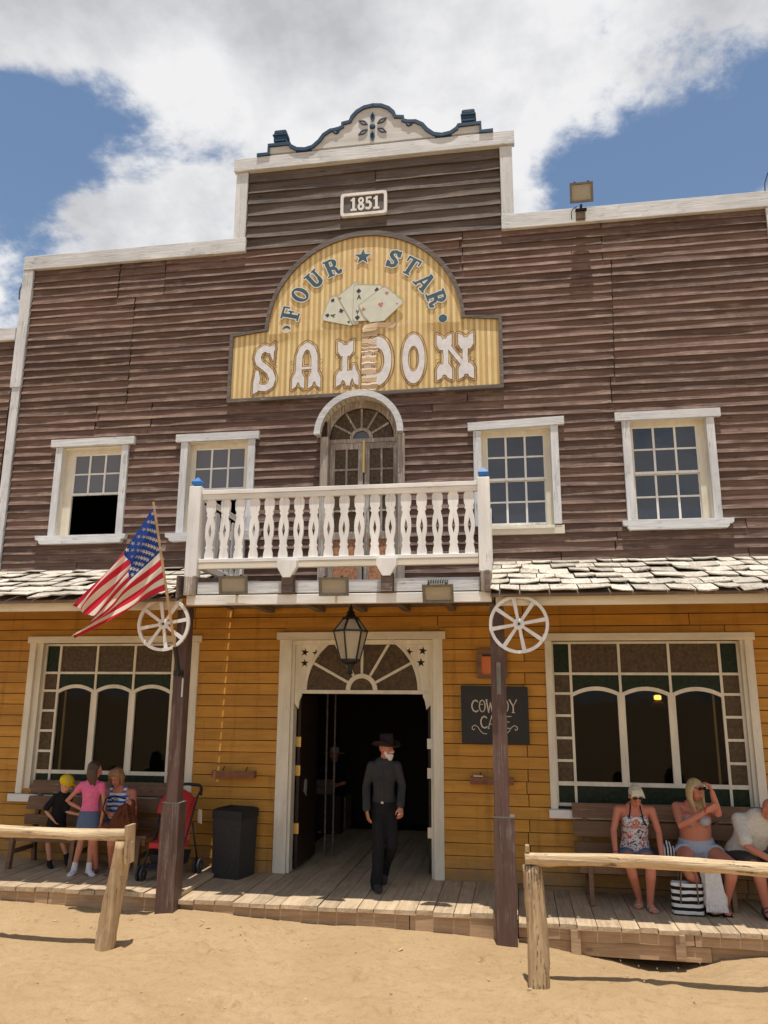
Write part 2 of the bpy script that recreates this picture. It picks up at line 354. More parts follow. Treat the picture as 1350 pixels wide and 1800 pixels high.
# ------------------------------------------------------------------ ground
def smooth1(x, xs, ys): return np.interp(x, xs, ys)
def vnoise(x, y, seed):
    rs = np.random.RandomState(seed); T = rs.rand(64, 64); xi = np.floor(x).astype(int); yi = np.floor(y).astype(int); fx = x - xi; fy = y - yi
    fx = fx * fx * (3 - 2 * fx); fy = fy * fy * (3 - 2 * fy)
    g = lambda a, b: T[a % 64, b % 64]
    return (g(xi, yi) * (1 - fx) + g(xi + 1, yi) * fx) * (1 - fy) + (g(xi, yi + 1) * (1 - fx) + g(xi + 1, yi + 1) * fx) * fy - .5
def ground_z(x, y):
    edge = np.interp(x, [-8, -6, -4.15, -3.95, -3.75, -2.5, -1.3, -.35, 0, .5, .9, 1.25, 1.6, 1.95, 2.6, 4], [-.05, -.09, -.15, -.13, -.115, -.16, -.208, -.25, -.27, -.335, -.40, -.47, -.44, -.33, -.26, -.25])
    far = np.full_like(x, -.2)
    t = np.clip((y + 1.55) / -1.1, 0, 1); t = t * t * (3 - 2 * t)
    z = edge * (1 - t) + far * t
    amp = np.clip((-y - 2.3) / 1.6, .22, 1.)
    z += .035 * vnoise(x * 1.3, y * 1.3, 1) + amp * (.036 * vnoise(x * 3.1, y * 3.6, 2) + .034 * vnoise(x * 6.5, y * 8.5, 3) + .022 * np.abs(vnoise(x * 11, y * 14, 5)) + .016 * vnoise(x * 17, y * 19, 4))
    rp = np.random.RandomState(11)
    for _ in range(260):
        px, py = rp.uniform(-6.5, 3.2), -4.4 + 2.6 * rp.rand() ** 1.35; an = rp.uniform(0, 3.14); l, w_, dp = rp.uniform(.09, .16), rp.uniform(.04, .06), rp.uniform(.008, .026)
        u = ((x - px) * math.cos(an) + (y - py) * math.sin(an)) / l; v = (-(x - px) * math.sin(an) + (y - py) * math.cos(an)) / w_; q = u * u + v * v
        z += np.where(q < 9, dp * (-np.exp(-q) + .55 * np.exp(-(np.sqrt(q) - 1.6) ** 2 * 3)), 0)
    return z
xs = np.concatenate([[-900, -300, -100, -40, -20, -13], np.arange(-10, -7.2, .25), np.arange(-7.2, 4.4, .032), np.arange(4.4, 8, .3), [10, 14, 22, 45, 110, 300, 900]])
ys = np.concatenate([[-900, -300, -100, -50, -30, -18, -14], np.arange(-12, -5.2, .3), np.arange(-5.2, -1.2, .032), np.arange(-1.2, 1, .3), [2, 4, 8, 20, 60, 200, 900]])
GX, GY = np.meshgrid(xs, ys); GZ = ground_z(GX, GY)
GZ = np.where((np.abs(GX) > 30) | (np.abs(GY) > 30), -.2, GZ)
GZ = np.where((GY > -1.2), np.minimum(GZ, -.25), GZ)
nx, ny = len(xs), len(ys)
mb = MB(); mb.v = [tuple(p) for p in np.stack([GX, GY, GZ], -1).reshape(-1, 3).tolist()]
mb.f = [(j * nx + i, j * nx + i + 1, (j + 1) * nx + i + 1, (j + 1) * nx + i) for j in range(ny - 1) for i in range(nx - 1)]
mb.m = [0] * len(mb.f); mb.sm = [True] * len(mb.f)
mb.build('ground', 'sand', origin=(0, 0, 0), kind='structure')
def gz(x, y): return float(ground_z(np.array([float(x)]), np.array([float(y)]))[0])

# ------------------------------------------------------------------ boardwalk (deck in three lengths, posts between them)
deck = empty('boardwalk', (-1.5, -.75, 0), kind='structure')
def planks(x0, x1, z, y_end, wmin=.17, wmax=.24):
    x = x0
    while x < x1 - .04:
        w = min(U(wmin, wmax), x1 - x)
        if x1 - x - w < .1: w = x1 - x
        y0 = -1.50 + U(-.03, .02); dz = U(-.006, .004); t = U(-.004, .004)
        a, b = x + .004, x + w - .004
        mb = MB(); mb.hexa([(a, y0, z - .045), (b, y0 + U(-.006, .006), z - .045), (b, y_end, z - .045), (a, y_end, z - .045), (a, y0, z + dz), (b, y0, z + dz + t), (b, y_end, z + dz + t), (a, y_end, z + dz)])
        mb.build('plank', 'deck_wood', deck); x += w
planks(-8.2, -4.03, .05, 0.0); MB().box(-4.026, -3.806, -1.44, .0, -.0, .048).build('plank', 'deck_wood', deck); MB().box(-.276, -.049, -1.44, .0, -.05, -.003).build('plank', 'deck_wood', deck); planks(-3.80, -3.16, 0, 0.0); planks(-3.16, -.94, 0, 3.6); planks(-.94, -.28, 0, 0.0); planks(-.045, 4.6, -.06, 0.0)
def skirt(x0, x1, z0, z1, y=-1.47, th=.04):
    mb = MB(); n = 8; X = [x0 + (x1 - x0) * i / n for i in range(n + 1)]; w0 = [U(-.008, .008) for _ in X]
    mb.prism([(X[i], z0 + w0[i]) for i in range(n + 1)] + [(x1, z1), (x0, z1)], y, y + th)
    return mb.build('skirt_board', 'skirt_wood', deck)
skirt(-8.2, -5.4, -.20, .004); skirt(-5.39, -4.03, -.24, .004); skirt(-3.80, -1.2, -.30, -.046); skirt(-1.19, -.28, -.35, -.046)
skirt(-.045, 1.70, -.215, -.107); skirt(1.71, 4.6, -.215, -.107); skirt(-.045, 1.86, -.355, -.222, -1.45); skirt(1.87, 4.6, -.36, -.222, -1.42)
for x, b in ((.53, -.345), (1.56, -.34)):
    MB().box(x - .05, x + .05, -1.505, -1.473, b, -.107, .004).build('batten', 'skirt_wood', deck)
MB().box(-8.2, 4.6, -1.38, -.1, -.125, -.110).build('sun_block_sheet', 'interior_dark', deck)  # unseen sheet added to stop sun falling through the plank gaps
def foot(x, y, n, name):                                   # helper for scattered bits on the sand
    pass

# ------------------------------------------------------------------ the saloon building
B = empty('saloon_building', (-2, 0, 0), 'brown clapboard western saloon with yellow ground floor, white balcony and shingled porch roofs', 'building')
XL, XR = -7.56, 4.6
holes = [(-6.70, -5.69, 4.46, 5.90), (-4.69, -3.72, 4.46, 5.90), (-.39, .60, 4.44, 5.90), (1.615, 2.635, 4.44, 5.93), (-2.60, -1.50, 3.55, 6.47),
         (-6.80, -4.41, .90, 2.97), (.462, 2.843, .885, 2.97), (-2.97, -1.10, -.05, 2.97)]
def grid_wall(mb, x0, x1, z0, z1, y0, y1, hs):
    X = sorted({x0, x1, *[c for h in hs for c in h[:2] if x0 < c < x1]}); Z = sorted({z0, z1, *[c for h in hs for c in h[2:] if z0 < c < z1]})
    for i in range(len(X) - 1):
        for j in range(len(Z) - 1):
            cx, cz = (X[i] + X[i + 1]) / 2, (Z[j] + Z[j + 1]) / 2
            if any(h[0] < cx < h[1] and h[2] < cz < h[3] for h in hs): continue
            mb.box(X[i], X[i + 1], y0, y1, Z[j], Z[j + 1])
mb = MB(); grid_wall(mb, XL, XR, -.3, 9.0, 0, .16, holes)
mb.box(-4.1, .15, 0, .16, 9.0, 10.45); mb.build('wall', 'dark_wall', B)
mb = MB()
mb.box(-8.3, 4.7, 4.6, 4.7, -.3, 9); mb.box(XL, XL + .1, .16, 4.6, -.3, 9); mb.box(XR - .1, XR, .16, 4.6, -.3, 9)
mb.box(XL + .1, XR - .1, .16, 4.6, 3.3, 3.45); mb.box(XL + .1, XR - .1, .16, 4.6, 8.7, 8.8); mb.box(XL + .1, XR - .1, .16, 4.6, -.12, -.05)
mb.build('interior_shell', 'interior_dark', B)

def board(name, mat, a0, a1, b0, b1, z0, z1, proud, warp, lap=.02, th=.018, par=B, tilt=None):
    """one lapped board: bottom edge from a0 to b0, top edge from a1 to b1 (ends may slant)"""
    L = b0 - a0; n = max(2, int(L / .22)); ph = [U(0, 6.28) for _ in range(4)]; fq = [U(1.2, 3.2), U(3, 7)]
    tl = U(-.006, .006) if tilt is None else tilt
    rows = []
    zt = z1 + lap
    for i in range(n + 1):
        t = i / n; xb = a0 + (b0 - a0) * t; xt = a1 + (b1 - a1) * t; xm = (xb + xt) / 2; xx = a0 + L * t
        w = warp * (math.sin(xx * fq[0] + ph[0]) + .6 * math.sin(xx * fq[1] + ph[1])); dz = warp * .55 * math.sin(xx * fq[0] * .8 + ph[2]) + tl * (t - .5)
        if i in (0, n): w += warp * U(.3, 1.6)
        yb = -(proud + max(-.3 * proud, w)); ym = -((proud * .22 + .003 + .35 * max(w, -.004)) if lap >= 0 else proud * .7); yt = -.006 if lap >= 0 else -.014
        rows.append([(xb, yb + th, z0 + dz), (xb, yb, z0 + dz), (xb + (xt - xb) * .38, ym, z0 + (zt - z0) * (.40 if lap >= 0 else .5)), (xt, yt, zt)])
    vs = [v for r in rows for v in r]; fs = []
    for i in range(n):
        k = i * 4; fs += [(k, k + 1, k + 5, k + 4), (k + 1, k + 2, k + 6, k + 5), (k + 2, k + 3, k + 7, k + 6), (k + 3, k, k + 4, k + 7)]
    fs += [(0, 3, 2, 1), (n * 4, n * 4 + 1, n * 4 + 2, n * 4 + 3)]
    mb = MB(); mb.add(vs, fs); mb.lip = [1., 1., .55, -.6] * (n + 1); return mb.build(name, mat, par)  # lip: sunlit bottom edge and shaded top, painted on through the worn colour
def rows(name, mat, x0, x1, z0, z1, ex, openings, joints, proud, warp, lap=.02):
    z = z0; r = 0
    while z < z1 - .02:
        zt = min(z + ex, z1); zm = (z + zt) / 2; segs = [(x0, x0, x1, x1)]
        for op in openings:
            if hasattr(op, 'box'):
                xa, xb, za, zb = op.box
                if zb <= z + .004 or za >= zt - .004: continue
                ns = []
                for s in segs:
                    if s[0] < xa and s[2] > xb: ns += [(s[0], s[1], xa, xa), (xb, xb, s[2], s[3])]
                    else: ns.append(s)
                segs = ns
                if zb < zt - .012: board(name, mat, xa, xa, xb, xb, zb, zt, proud, warp * .4)
                if za > z + .012: board(name, mat, xa, xa, xb, xb, z, za, proud, warp * .4, lap=0)
                continue
            lo, hi = op(z), op(zt)
            if lo is None and hi is None: continue
            if op(zm) is None and (lo is None or hi is None): continue
            if lo is None: lo = (sum(hi) / 2,) * 2
            if hi is None: hi = (sum(lo) / 2,) * 2
            ns = []
            for s in segs:
                if s[0] < lo[0] and s[2] > lo[1]: ns += [(s[0], s[1], lo[0], hi[0]), (lo[1], hi[1], s[2], s[3])]
                else: ns.append(s)
            segs = ns
        for j in joints(zm, r):
            ns = []
            for s in segs:
                if s[0] + .25 < j < s[2] - .25: ns += [(s[0], s[1], j - .003, j - .003), (j + .003, j + .003, s[2], s[3])]
                else: ns.append(s)
            segs = ns
        for s in segs:
            if s[2] - s[0] > .05: board(name, mat, s[0] + .002, s[1] + .002, s[2] - .002, s[3] - .002, z, zt, proud * U(.8, 1.2), warp, lap=lap)
        z += ex; r += 1
def rect_op(xa, xb, za, zb):
    f = lambda z: None
    f.box = (xa, xb, za, zb); return f
def arch_op(z):
    if z < 3.5: return None
    if z < 5.85: return (-2.60, -1.50)
    h = .635 ** 2 - (z - 5.85) ** 2
    return (-2.09 - math.sqrt(h), -2.09 + math.sqrt(h)) if h > 0 else None
def jo(z, r):
    k = r % 2
    if z > 8.35: return (-6.02 , -5.25, -1.0 , 1.05)[0:2] + ((-.62,) if k else (-.58, 1.42))
    if z > 6.5: return (-5.72, 1.40 + .004 * r)
    if z > 6.1: return (-6.2, -5.3, -1.05, 1.42) if k else (-6.15, -.55, 1.42)
    if z > 4.45: return ()
    return ((-6.3, .65, 3.0), (-5.1, 1.35), (-5.0, 1.38, 3.3))[r % 3]
ops_up = [rect_op(-6.74, -5.66, 4.44, 5.90), rect_op(-4.74, -3.70, 4.44, 5.90), rect_op(-.44, .63, 4.42, 5.90), rect_op(1.57, 2.66, 4.42, 5.90), arch_op, rect_op(-3.95, -.18, 6.62, 7.42), rect_op(-3.42, -.70, 7.36, 8.2)]
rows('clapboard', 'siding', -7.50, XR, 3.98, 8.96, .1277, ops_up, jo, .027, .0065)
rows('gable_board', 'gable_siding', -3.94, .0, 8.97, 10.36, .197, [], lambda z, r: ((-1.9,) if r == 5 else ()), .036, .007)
# boards behind the balcony, down to its floor
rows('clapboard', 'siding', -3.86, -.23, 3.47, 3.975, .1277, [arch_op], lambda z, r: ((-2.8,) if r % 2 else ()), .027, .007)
def jy(z, r): return ((-5.05, .1, 2.6), (-2.0, .12, 2.62), (-4.4, -1.0, 2.2), (.12, -4.42))[r % 4]
rows('yellow_clapboard', 'yellow_board', -7.5, XR, -.149, 3.90, .149, [rect_op(-3.86, -.23, 3.40, 3.95), rect_op(-6.85, -4.40, .95, 2.98), rect_op(.43, 2.88, .86, 2.98), rect_op(-3.10, -.98, -.05, 3.0)], jy, .030, .0022, lap=-.010)

# white trim boards
def trim(pts_or_box, mat='white_trim_x', name='trim_board', bev=.006):
    return MB().box(*pts_or_box, bev).build(name, mat, B)
trim((-7.69, -3.93, -.075, -.0, 8.925, 9.165)); trim((.0, XR, -.075, 0, 8.925, 9.165)); trim((-4.175, .23, -.10, 0, 10.335, 10.56))
trim((-4.14, -3.95, -.06, .1, 9.15, 10.33), 'white_trim_z'); trim((.005, .19, -.06, .1, 9.15, 10.33), 'white_trim_z')
trim((-7.69, -7.51, -.065, .16, 6.9, 8.92), 'white_trim_z'); trim((-7.66, -7.52, -.05, .15, 3.9, 6.9), 'white_trim_z'); trim((-7.60, -7.50, -.04, .15, .05, 3.9), 'cream_paint')
trim((3.66, 3.76, -.05, 0, 6.2, 8.92), 'white_trim_z')
mb = MB(); mb.tube([(-7.72, .02, 8.9), (-7.72, .0, 8.75), (-7.75, -.02, 8.6), (-7.75, 0, 8.45)], .012, 6); mb.build('pipe', 'lamp_grey', B)
# parapet capping tops (so that the wall has thickness)
MB().box(-7.69, -4.0, .0, .3, 8.9, 9.14).build('parapet_cap', 'white_trim_x', B); MB().box(.02, XR, .0, .3, 8.9, 9.14).build('parapet_cap', 'white_trim_x', B)

# neighbouring building at the left edge
NB = empty('neighbouring_building', (-9, .3, 0), 'brown clapboard building with white parapet cap at the left edge', 'building')
z = 3.6
while z < 7.6:
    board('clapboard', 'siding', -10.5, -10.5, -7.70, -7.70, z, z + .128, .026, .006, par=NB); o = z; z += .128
for ob in [o for o in WL if o.parent == NB]: ob.location.y -= 0.0
MB().box(-10.5, -7.69, .0, .1, -.2, 7.7).build('wall', 'dark_wall', NB); MB().box(-10.6, -7.70, -.07, .0, 7.71, 7.93, .006).build('trim_board', 'white_trim_x', NB)
rows_nb = MB()
z = 0.
while z < 3.2:
    board('yellow_clapboard', 'yellow_board', -10.5, -10.5, -7.70, -7.70, z, z + .149, .03, .001, lap=-.01, par=NB); z += .149

# ------------------------------------------------------------------ upper windows
def sash_window(cx0, cx1, z0, z1, cols, nrow, pane, lower_open, hx0, hx1, hz, jx0, jx1, sill, crook=0.):
    """glazing cx0..cx1 x z0..z1 at the back of a deep reveal; hx header ends; jx outer jamb faces"""
    x0, x1 = jx0 + .10, jx1 - .07
    w = MB(); hs = .115
    w.hexa([(hx0, -.075, hz - hs - crook), (hx1, -.075, hz - hs), (hx1, .0, hz - hs), (hx0, .0, hz - hs - crook), (hx0, -.075, hz - crook), (hx1, -.075, hz), (hx1, 0, hz), (hx0, 0, hz - crook)])
    zb = sill[2] if sill else z0 - .04
    hd = w; w = MB(); w.box(jx0, jx0 + .11, -.055, .0, zb, hz - hs - crook - .001, .004); w2 = MB(); w2.box(jx1 - .105, jx1, -.055, .0, zb + .01, hz - hs - .001, .004)
    win = w.build('window', 'white_trim_z', B); hd.build('header', 'white_trim_x', win); w2.build('jamb', 'white_trim_z', win)
    for q in ((jx0 + .085, jx0 + .105, -.003, .125, z0 - .06, z1 + .10), (jx1 - .10, jx1 - .08, -.003, .125, z0 - .06, z1 + .10), (jx0 + .106, jx1 - .101, -.003, .125, z1 + .06, z1 + .085), (jx0 + .106, jx1 - .101, -.06, .14, z0 - .085, z0 - .055)):
        MB().box(*q).build('reveal', 'cream_paint', win)
    zm = (z0 + z1) / 2 - .01; st = .055
    fr = MB(); y0, y1 = .10, .135
    fr.box(jx0 + .106, cx0, y0, y1, z0 - .05, z1 + .06); fr.box(cx1, jx1 - .101, y0, y1, z0 - .05, z1 + .06); fr.box(cx0, cx1, y0, y1, z1, z1 + .06)
    fr.build('window_frame', 'cream_paint', win)
    s = MB(); n = nrow // 2
    def sash(a, b, ya, name, mk=True):
        s = MB(); s.box(cx0, cx1, ya, ya + .03, b - .02, b); s.box(cx0, cx1, ya, ya + .03, a, a + .035)
        for i in range(cols + 1):
            x = cx0 + (cx1 - cx0) * i / cols; s.box(x - .014, x + .014, ya - .002, ya + .027, a, b)
        for j in range(1, n): zz = a + .03 + (b - a - .04) * j / n; s.box(cx0, cx1, ya + .002, ya + .022, zz - .012, zz + .012)
        s.build('sash', 'white_paint', win)
        for i in range(cols):
            for j in range(n):
                xa = cx0 + (cx1 - cx0) * i / cols; xb = cx0 + (cx1 - cx0) * (i + 1) / cols; za = a + (b - a) * j / n; zc = a + (b - a) * (j + 1) / n; tl = U(-.010, .010)
                MB().hexa([(xa, ya + .012, za), (xb, ya + .012 + tl, za), (xb, ya + .016 + tl, za), (xa, ya + .016, za), (xa, ya + .012, zc), (xb, ya + .012 + tl, zc), (xb, ya + .016 + tl, zc), (xa, ya + .016, zc)]).build('pane', pane, win)
    sash(zm, z1, .105, 'u')
    if not lower_open: sash(z0, zm + .01, .14, 'l')
    if sill:
        a, b, zz = sill[0], sill[1], sill[2]; h = .125
        MB().prism([(a + .09, zz - h), (b - .09, zz - h), (b - .06, zz - h + .03), (b - .07, zz - h + .05), (b - .01, zz - h + .065), (b, zz), (a, zz), (a + .01, zz - h + .065), (a + .07, zz - h + .05), (a + .06, zz - h + .03)], -.10, -.001).build('sill', 'white_trim_x', win)
    else:
        MB().box(cx0 - .0, jx1 + .03, -.045, .0, z0 - .16, z0 - .045, .004).build('sill', 'cream_paint_x', win)
    return win
sash_window(-6.55, -5.79, 4.53, 5.79, 3, 4, 'pane_curtain', True, -6.87, -5.52, 5.995, -6.79, -5.61, (-6.96, -5.53, 4.50))
sash_window(-4.61, -3.83, 4.53, 5.80, 3, 4, 'pane_curtain', True, -4.86, -3.58, 5.985, -4.78, -3.64, (-4.92, -3.5, 4.49))
sash_window(-.30, .49, 4.51, 5.79, 3, 4, 'pane_dark', False, -.55, .765, 5.985, -.48, .68, None, .035)
sash_window(1.67, 2.51, 4.51, 5.83, 3, 4, 'pane_dark', False, 1.44, 2.80, 5.995, 1.525, 2.715, (1.45, 2.84, 4.487))

# arched balcony door
AX, AZ = -2.09, 5.85
w = MB(); w.ring(arc(AX, AZ, .645, 0, 180, 26), arc(AX, AZ, .555, 0, 180, 26), -.17, -.13, False); w.ring(arc(AX, AZ, .625, 0, 180, 26), arc(AX, AZ, .60, 0, 180, 26), -.13, .0, False)
ad = w.build('arched_door', 'white_trim_x', B)
w = MB()
for k in range(24): a0, a1 = 180 * k / 24 + .4, 180 * (k + 1) / 24 - .4; w.ring(arc(AX, AZ, .600 , a0, a1, 1), arc(AX, AZ, .575, a0, a1, 1), -.125, .115, False)
w.build('arch_soffit', 'cream_paint_x', ad)
for q in ((-2.66, -2.55), (-1.54, -1.44)): MB().box(q[0], q[1], -.055, .10, 3.48, AZ - .001, .004).build('door_jamb', 'grey_timber', ad)
w = MB(); w.box(-2.55, -1.54, .06, .13, 5.775, 5.835); w.ring(arc(AX, 5.836, .60, 0, 180, 24), arc(AX, 5.836, .475, 0, 180, 24), .08, .12, False)
w.ring(arc(AX, 5.836, .17, 0, 180, 12), arc(AX, 5.836, .125, 0, 180, 12), .078, .122, False)
for a in (30, 60, 90, 120, 150): w.bar((AX + .165 * math.cos(R(a)), .10, 5.836 + .165 * math.sin(R(a))), (AX + .46 * math.cos(R(a)), .10, 5.836 + .46 * math.sin(R(a))), .03, .022, up=(0, 1, 0))
w.build('fanlight_frame', 'grey_timber', ad)
angs = [0, 30, 60, 90, 120, 150, 180]
for a0, a1 in zip(angs, angs[1:]): w = MB(); w.ring(arc(AX, 5.836, .46, a0, a1, 5), arc(AX, 5.836, .165, a0, a1, 5), .105, .11, False); w.build('pane', 'pane_brown', ad)
MB().prism(arc(AX, 5.836, .13, 0, 180, 8), .105, .11).build('pane', 'pane_dark', ad)
for s, (xa, xb) in enumerate(((-2.545, -2.055), (-2.035, -1.545))):
    w = MB(); w.box(xa, xa + .075, .06, .11, 3.52, 5.77, .003); w.box(xb - .075, xb, .06, .11, 3.52, 5.77, .003); w.box(xa + .075, xb - .075, .065, .105, 5.68, 5.77); w.box(xa + .075, xb - .075, .065, .105, 4.36, 4.47); w.box(xa + .075, xb - .075, .065, .105, 3.52, 3.72)
    xm = (xa + xb) / 2; w.box(xm - .014, xm + .014, .07, .10, 4.47, 5.68)
    for j in range(1, 4): zz = 4.47 + 1.21 * j / 4; w.box(xa + .075, xb - .075, .072, .098, zz - .013, zz + .013)
    w.build('door_leaf', 'grey_timber', ad)
    for i in (0, 1):
        for j in range(4): x0 = (xa + .075, xm)[i]; x1 = (xm, xb - .075)[i]; z0 = 4.47 + 1.21 * j / 4; MB().box(x0, x1, .086, .09, z0, z0 + 1.21 / 4).build('pane', 'pane_brown', ad)
    MB().box(xa + .075, xb - .075, .085, .095, 3.72, 4.36).build('door_panel', plain('cork_panel_%d' % s, (.42, .20, .10), .9, var=.5, vscale=25), ad)
MB().box(-2.06, -2.03, .04, .058, 5.32, 5.80).build('bolt', 'brass', ad)

# ------------------------------------------------------------------ lower windows
def bar_window(x0, x1, z0, z1, hx0, hx1, jl, jr, sillz, sill_x, mirror):
    win = MB().box(hx0, hx1, -.065, .0, 2.935, 3.03, .004).build('window', 'cream_paint_x', B)
    for q in (jl, jr): MB().box(q[0], q[1], -.045, .0, sillz, 2.934, .004).build('jamb', 'cream_paint', win)
    MB().box(jl[1] - .012, x0 - .001, -.001, .09, sillz, 2.96).build('reveal', 'cream_paint', win); MB().box(x1 + .001, jr[0] + .012, -.001, .09, sillz, 2.96).build('reveal', 'cream_paint', win)
    MB().box(sill_x[0], sill_x[1], -.10, .0, sillz - .10, sillz - .002, .004).build('sill', 'white_paint_x', win)
    side = .24; t = .032; W = x1 - x0; a, b = x0 + side, x1 - side; mw = (b - a) / 3
    za, zb, zc = 2.52, 2.27, 1.17                           # head bars and bottom bar
    f = MB(); y0, y1 = .065, .105
    f.box(x0, x0 + .03, y0, y1, z0, z1); f.box(x1 - .03, x1, y0, y1, z0, z1); f.box(x0, x1, y0 + .002, y1 - .002, z1 - .03, z1); f.box(x0, x1, y0 + .002, y1 - .002, z0, z0 + .04)
    for x in (a, b): f.box(x - t / 2, x + t / 2, y0 + .001, y1 - .001, z0, z1)
    for x in (a + mw, a + 2 * mw): f.box(x - t / 2, x + t / 2, y0 + .001, y1 - .001, zb, z1); f.box(x - .045, x + .045, y0 - .004, y1 - .003, zc, zb + .0)
    f.box(x0, x1, y0 + .004, y1 - .004, za - t / 2, za + t / 2); f.box(x0, x1, y0 + .004, y1 - .004, zc - .025, zc + .025)
    for j in range(1, 5): zz = zb - (zb - zc) * (j - 0) / 4.0 if j < 4 else 0; 
    zz = [zb - (zb - zc) * j / 4.0 for j in range(0, 4)]
    for q in zz:
        f.box(x0, a, y0 + .004, y1 - .004, q - t / 2, q + t / 2); f.box(b, x1, y0 + .004, y1 - .004, q - t / 2, q + t / 2)
    for k in range(3):
        c = a + mw * (k + .5); rise = .085; n = 12
        up = [(c - mw / 2 + mw * i / n, zb - .03 + rise * (1 - (2 * i / n - 1) ** 2) + .035) for i in range(n + 1)]; lo = [(x, z - .05) for x, z in up]
        f.ring(up, lo, y0 - .002, y1 - .005, False)
    f.build('window_frame', 'cream_paint', win)
    def pane(xa, xb, zl, zh, m, y=.085): MB().box(xa, xb, y, y + .004, zl, zh).build('pane', m, win)
    for xa, xb in ((x0, a), (b, x1)):
        pane(xa, xb, za, z1, 'pane_green'); pane(xa, xb, z0, zc, 'pane_green')
        q = [za] + zz + [zc]
        for h, l in zip(q, q[1:]): pane(xa, xb, l, h, 'pane_brown')
    for k in range(3):
        xa, xb = a + mw * k, a + mw * (k + 1); pane(xa, xb, za, z1, 'pane_brown'); pane(xa, xb, z0, zc, 'pane_green')
        pane(xa + (.016), xb - .016, zc + .02, zb + .09, 'pane_clear', .095)
        n = 12; c = (xa + xb) / 2
        up = [(xa + mw * i / n, za) for i in range(n + 1)]; lo = [(xa + mw * i / n, zb + .005 + .085 * (1 - (2 * i / n - 1) ** 2)) for i in range(n + 1)]
        mb = MB(); mb.ring(up, lo, .080, .084, False); mb.build('pane', 'pane_green', win)
    xx = a + .10 if not mirror else b - .10
    MB().box(xx - .012, xx + .012, .125, .15, zc, zb + .03).build('inner_stile', 'cream_paint', win)
    return win
bar_window(-6.70, -4.50, 1.0, 2.93, -6.915, -4.285, (-6.885, -6.79), (-4.42, -4.32), .885, (-6.955, -4.30), False)
bar_window(.465, 2.785, .90, 2.93, .36, 2.955, (.385, .475), (2.83, 2.93), .875, (.362, 2.96), True)

# ------------------------------------------------------------------ entrance
ent = MB().box(-3.20, -.90, -.075, .0, 2.965, 3.065, .004).build('entrance', 'cream_paint_x', B)
for q in ((-3.16, -2.99), (-1.07, -.94)): MB().box(q[0], q[1], -.05, .0, .0, 2.964, .004).build('jamb', 'cream_paint', ent)
for q in ((-3.0, -2.955, -.001, .17, .0, 2.96), (-1.105, -1.065, -.001, .17, .0, 2.96), (-2.954, -1.106, -.001, .17, 2.90, 2.96)): MB().box(*q).build('reveal', 'cream_paint', ent)
# spandrel with fanlight, star cut-outs and scrolled brackets
FX, FZ, FR = -2.035, 2.30, .80
def star(cx, cz, r, rot=90, k=.42): return [(cx + (r if i % 2 == 0 else r * k) * math.cos(R(rot + 36 * i)), cz + (r if i % 2 == 0 else r * k) * math.sin(R(rot + 36 * i))) for i in range(10)]
def plate_with_holes(outer, hls, y0, y1, name, mat, parent):
    """flat board with cut-outs, from a filled 2D curve"""
    cu = bpy.data.curves.new('tmp', 'CURVE'); cu.dimensions = '2D'; cu.fill_mode = 'BOTH'; cu.extrude = abs(y1 - y0) / 2
    for pl in [outer] + hls:
        sp = cu.splines.new('POLY'); sp.points.add(len(pl) - 1); sp.use_cyclic_u = True
        for i, (x, z) in enumerate(pl): sp.points[i].co = (x, z, 0, 1)
    o = bpy.data.objects.new('tmp', cu); COL.objects.link(o); dg = bpy.context.evaluated_depsgraph_get(); dg.update()
    me = bpy.data.meshes.new_from_object(o.evaluated_get(dg)); COL.objects.unlink(o); bpy.data.objects.remove(o)
    mb = MB(); ym = (y0 + y1) / 2; mb.add([(v.co.x, ym - v.co.z, v.co.y) for v in me.vertices], [tuple(p.vertices) for p in me.polygons])
    return mb.build(name, mat, parent)
fan = arc(FX, FZ, FR, 0, 180, 36); outer = [(-2.954, 2.9), (-2.954, 2.12), (-2.90, 2.05), (-2.885, 2.16), (-2.86, 2.22), (-2.86, 2.30)] + fan[::-1] + [(-1.21, 2.30), (-1.21, 2.22), (-1.185, 2.16), (-1.165, 2.05), (-1.106, 2.12), (-1.106, 2.9)]
outer = [(x, min(z, 2.899)) for x, z in outer]
plate_with_holes(outer, [star(x, z, .062, 90 + U(-14, 14)) for x, z in ((-2.83, 2.80), (-2.67, 2.785), (-2.83, 2.655), (-1.40, 2.80), (-1.21, 2.815), (-1.235, 2.66))], .04, .075, 'spandrel', 'cream_paint', ent)
w = MB(); w.box(-2.954, -1.106, .03, .09, 2.25, 2.299); w.ring(arc(FX, FZ, .80, 0, 180, 36), arc(FX, FZ, .755, 0, 180, 36), .03, .08, False)
w.ring(arc(FX, FZ, .215, 0, 180, 16), arc(FX, FZ, .155, 0, 180, 16), .03, .085, False)
for a in (28, 59, 90, 121, 152): w.bar((FX + .21 * math.cos(R(a)), .06, FZ + .21 * math.sin(R(a))), (FX + .76 * math.cos(R(a)), .06, FZ + .76 * math.sin(R(a))), .035, .028, up=(0, 1, 0))
w.build('fanlight_frame', 'cream_paint', ent)
angs = [0, 28, 59, 90, 121, 152, 180]
for a0, a1 in zip(angs, angs[1:]): w = MB(); w.ring(arc(FX, FZ, .76, a0, a1, 5), arc(FX, FZ, .21, a0, a1, 5), .06, .064, False); w.build('pane', 'pane_brown', ent)
MB().prism(arc(FX, FZ, .16, 0, 180, 10), .06, .064).build('pane', 'pane_brown', ent)
MB().box(-2.95, -1.11, .085, .10, 2.3, 2.9).build('backing', 'dark_wall', ent)
